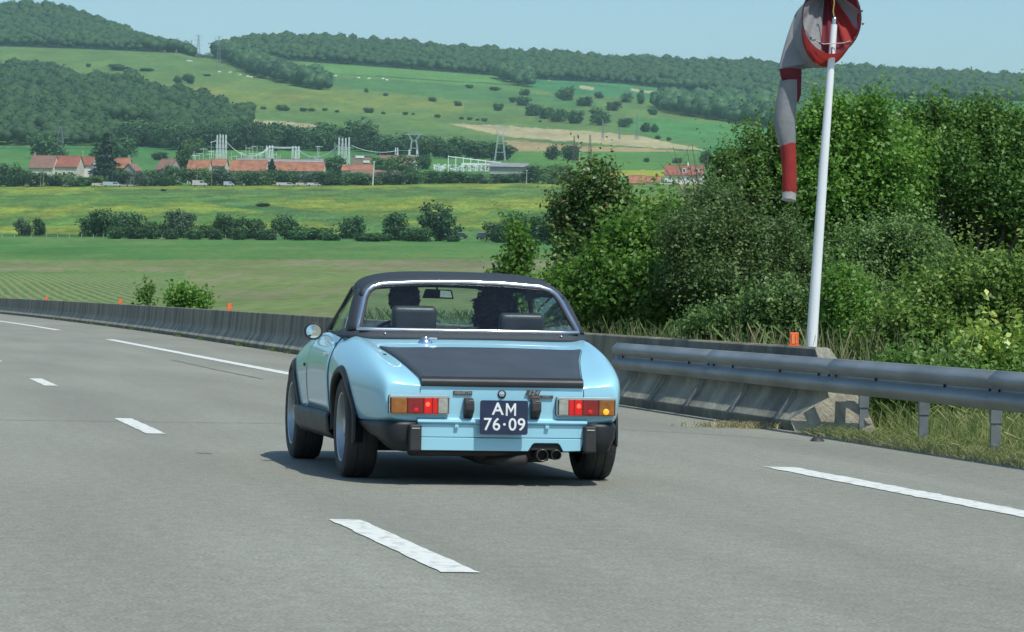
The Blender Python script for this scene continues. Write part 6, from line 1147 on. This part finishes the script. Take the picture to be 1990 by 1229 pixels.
# ================================================================== THE TWO PEOPLE
SKIN = pm('skin', (.42, .26, .19), None, 12, .55); SHIRT = pm('dark navy shirt', (.03, .035, .05), (.045, .05, .065), 20, .9); SHIRT2 = pm('dark grey shirt', (.045, .045, .05), (.06, .06, .065), 20, .9); TROU = pm('dark trousers', (.03, .03, .04), None, 20, .9); HAIRM = pm('dark brown hair', (.040, .030, .024), (.075, .055, .042), 30, .6)
def seated(label, x, y, hz, tilt, drive, curly, shirt):
    root = empty('person', (CO[0]+x*math.cos(YAW)-y*math.sin(YAW), CO[1]+x*math.sin(YAW)+y*math.cos(YAW), 0), YAW); tag(root, label, 'person')
    P = [(0, .02, .44), (0, -.02, .56), (0, -.05, .72), (0, -.04, hz-.19), (0, -.02, hz-.12), (0, .0, hz-.04), (0, .005, hz+.045)]; Rr = [.125, .12, .135, .075, .052, .072, .078]; E = [(0, 1), (1, 2), (2, 3), (3, 4), (4, 5), (5, 6)]
    def addp(p, r, frm): P.append(p); Rr.append(r); E.append((frm, len(P)-1)); return len(P)-1
    addp((0, .055, hz-.07), .045, 5); addp((0, .092, hz-.02), .014, 5)      # jaw, nose
    for s_ in (-1, 1): addp((s_*.078, .0, hz-.01), .014, 5)                  # ears
    for s_ in (-1, 1):
        a = addp((s_*.16, -.04, hz-.235), .062, 3); b_ = addp((s_*.22, .06, .60), .045, a)
        if drive: h = addp((s_*.17, .27, .735), .030, b_)
        else: h = addp((s_*.10, .24, .50), .030, b_)
        w = addp((P[h][0], P[h][1]+.06, P[h][2]+.02), .032, h)
        for k in range(4): f1 = addp((P[w][0]+(k-1.5)*.018, P[w][1]+.055-.004*abs(k-1.3), P[w][2]+.015), .009, w); addp((P[f1][0], P[f1][1]+.025, P[f1][2]-.025), .008, f1)
        addp((P[w][0]-s_*.035, P[w][1]+.02, P[w][2]+.02), .010, w)
        t = addp((s_*.10, .30, .43), .078, 0); kn = addp((s_*.13, .46, .48), .058, t); an = addp((s_*.13, .62, .28), .040, kn); addp((s_*.13, .72, .25), .035, an)
    me = bpy.data.meshes.new('body'); me.from_pydata(P, E, []); o = bpy.data.objects.new('body', me); col.objects.link(o); sk = o.modifiers.new('s', 'SKIN'); me.skin_vertices[0].data[0].use_root = True
    for i, r in enumerate(Rr): me.skin_vertices[0].data[i].radius = (r, r)
    u = o.modifiers.new('u', 'SUBSURF'); u.levels = u.render_levels = 2; to_real(o); o.data.materials.append(SKIN); o.data.materials.append(shirt); o.data.materials.append(TROU); o.data.shade_smooth()
    for p in o.data.polygons:
        c = p.center; p.material_index = 0 if c.z > hz-.15 or (c.y > .18 and c.z > .49) else (2 if c.z < .50 and c.y > .08 else 1)
    o.parent = root
    C = []; n = 5200 if curly else 2600; d = rdir(n); keep = (d[:, 1] < .45) | (d[:, 2] > .35); d = d[keep]; rr = (np.array([.122, .13, .140]) if curly else np.array([.095, .108, .112])); c0 = np.array([0, -.01, hz-.0+(0 if curly else .012)])
    lump = 1+(.14*np.sin(d[:, 0]*9+1)*np.cos(d[:, 2]*8)+.10*np.sin(d[:, 1]*13) if curly else .02*np.sin(d[:, 0]*9)); C = c0+d*rr*(lump*np.random.uniform(.82, 1.06 if curly else 1.0, len(d)))[:, None]
    if curly: C[:, 2] -= np.where(np.abs(d[:, 0]) > .3, .03, 0)
    V, Q, T = leaf_quads(C, d, .05 if curly else .035, .012, np.random.rand(len(C)), .2, .9 if curly else .4); hr = npmesh('hair', V, Q, HAIRM, root); hr['kind'] = 'stuff'
    cap = MB(); rws = []
    for i in range(9):
        ph = math.pi*i/8*.62; rws.append([(math.sin(ph)*math.cos(a)*(.118 if curly else .088), -.012+math.sin(ph)*math.sin(a)*(.118 if curly else .1), hz+.0+math.cos(ph)*(.128 if curly else .115)) for a in np.linspace(0, 2*math.pi, 18, endpoint=False)])
    cap.grid(rws, close=True).build('scalp', HAIRM, root, smooth=True)
    hl = MB(); 
    for s_ in (-1, 1): hl.lathe([(0, .008), (.007, .006), (.010, 0)], (s_*.03, .072, hz+.0), 'Y', 10)
    hl.build('eyes', pm('eye', (.6, .6, .58), None, 9, .3), root); MB().box((0, .098, hz-.075), (.045, .006, .008)).build('mouth', pm('lips', (.35, .13, .11), None, 9, .5), root, bevel=.003)
    return root
seated('driver with short dark hair seen above the left headrest', -.30, .86, 1.035, 0, True, False, SHIRT)
seated('passenger with big curly dark hair seen left of the right headrest', .275, .90, 1.0, 0, False, True, SHIRT2)
# ================================================================== AIR
hz_ = MB().add([(x, y, z) for x in (-3900, 3900) for y in (-3900, 7100) for z in (-6, 420)], [(0, 1, 3, 2), (4, 6, 7, 5), (0, 4, 5, 1), (2, 3, 7, 6), (0, 2, 6, 4), (1, 5, 7, 3)])
hm = bpy.data.materials.new('thin haze'); hm.use_nodes = True; N, L = nodes_of(hm); N.remove(N['Principled BSDF']); pv = N.new('ShaderNodeVolumePrincipled'); pv.inputs['Color'].default_value = (.62, .88, 1, 1); pv.inputs['Density'].default_value = .000056; pv.inputs['Anisotropy'].default_value = .2
L.new(pv.outputs[0], N['Material Output'].inputs['Volume']); tag(hz_.build('haze', hm), kind='stuff')
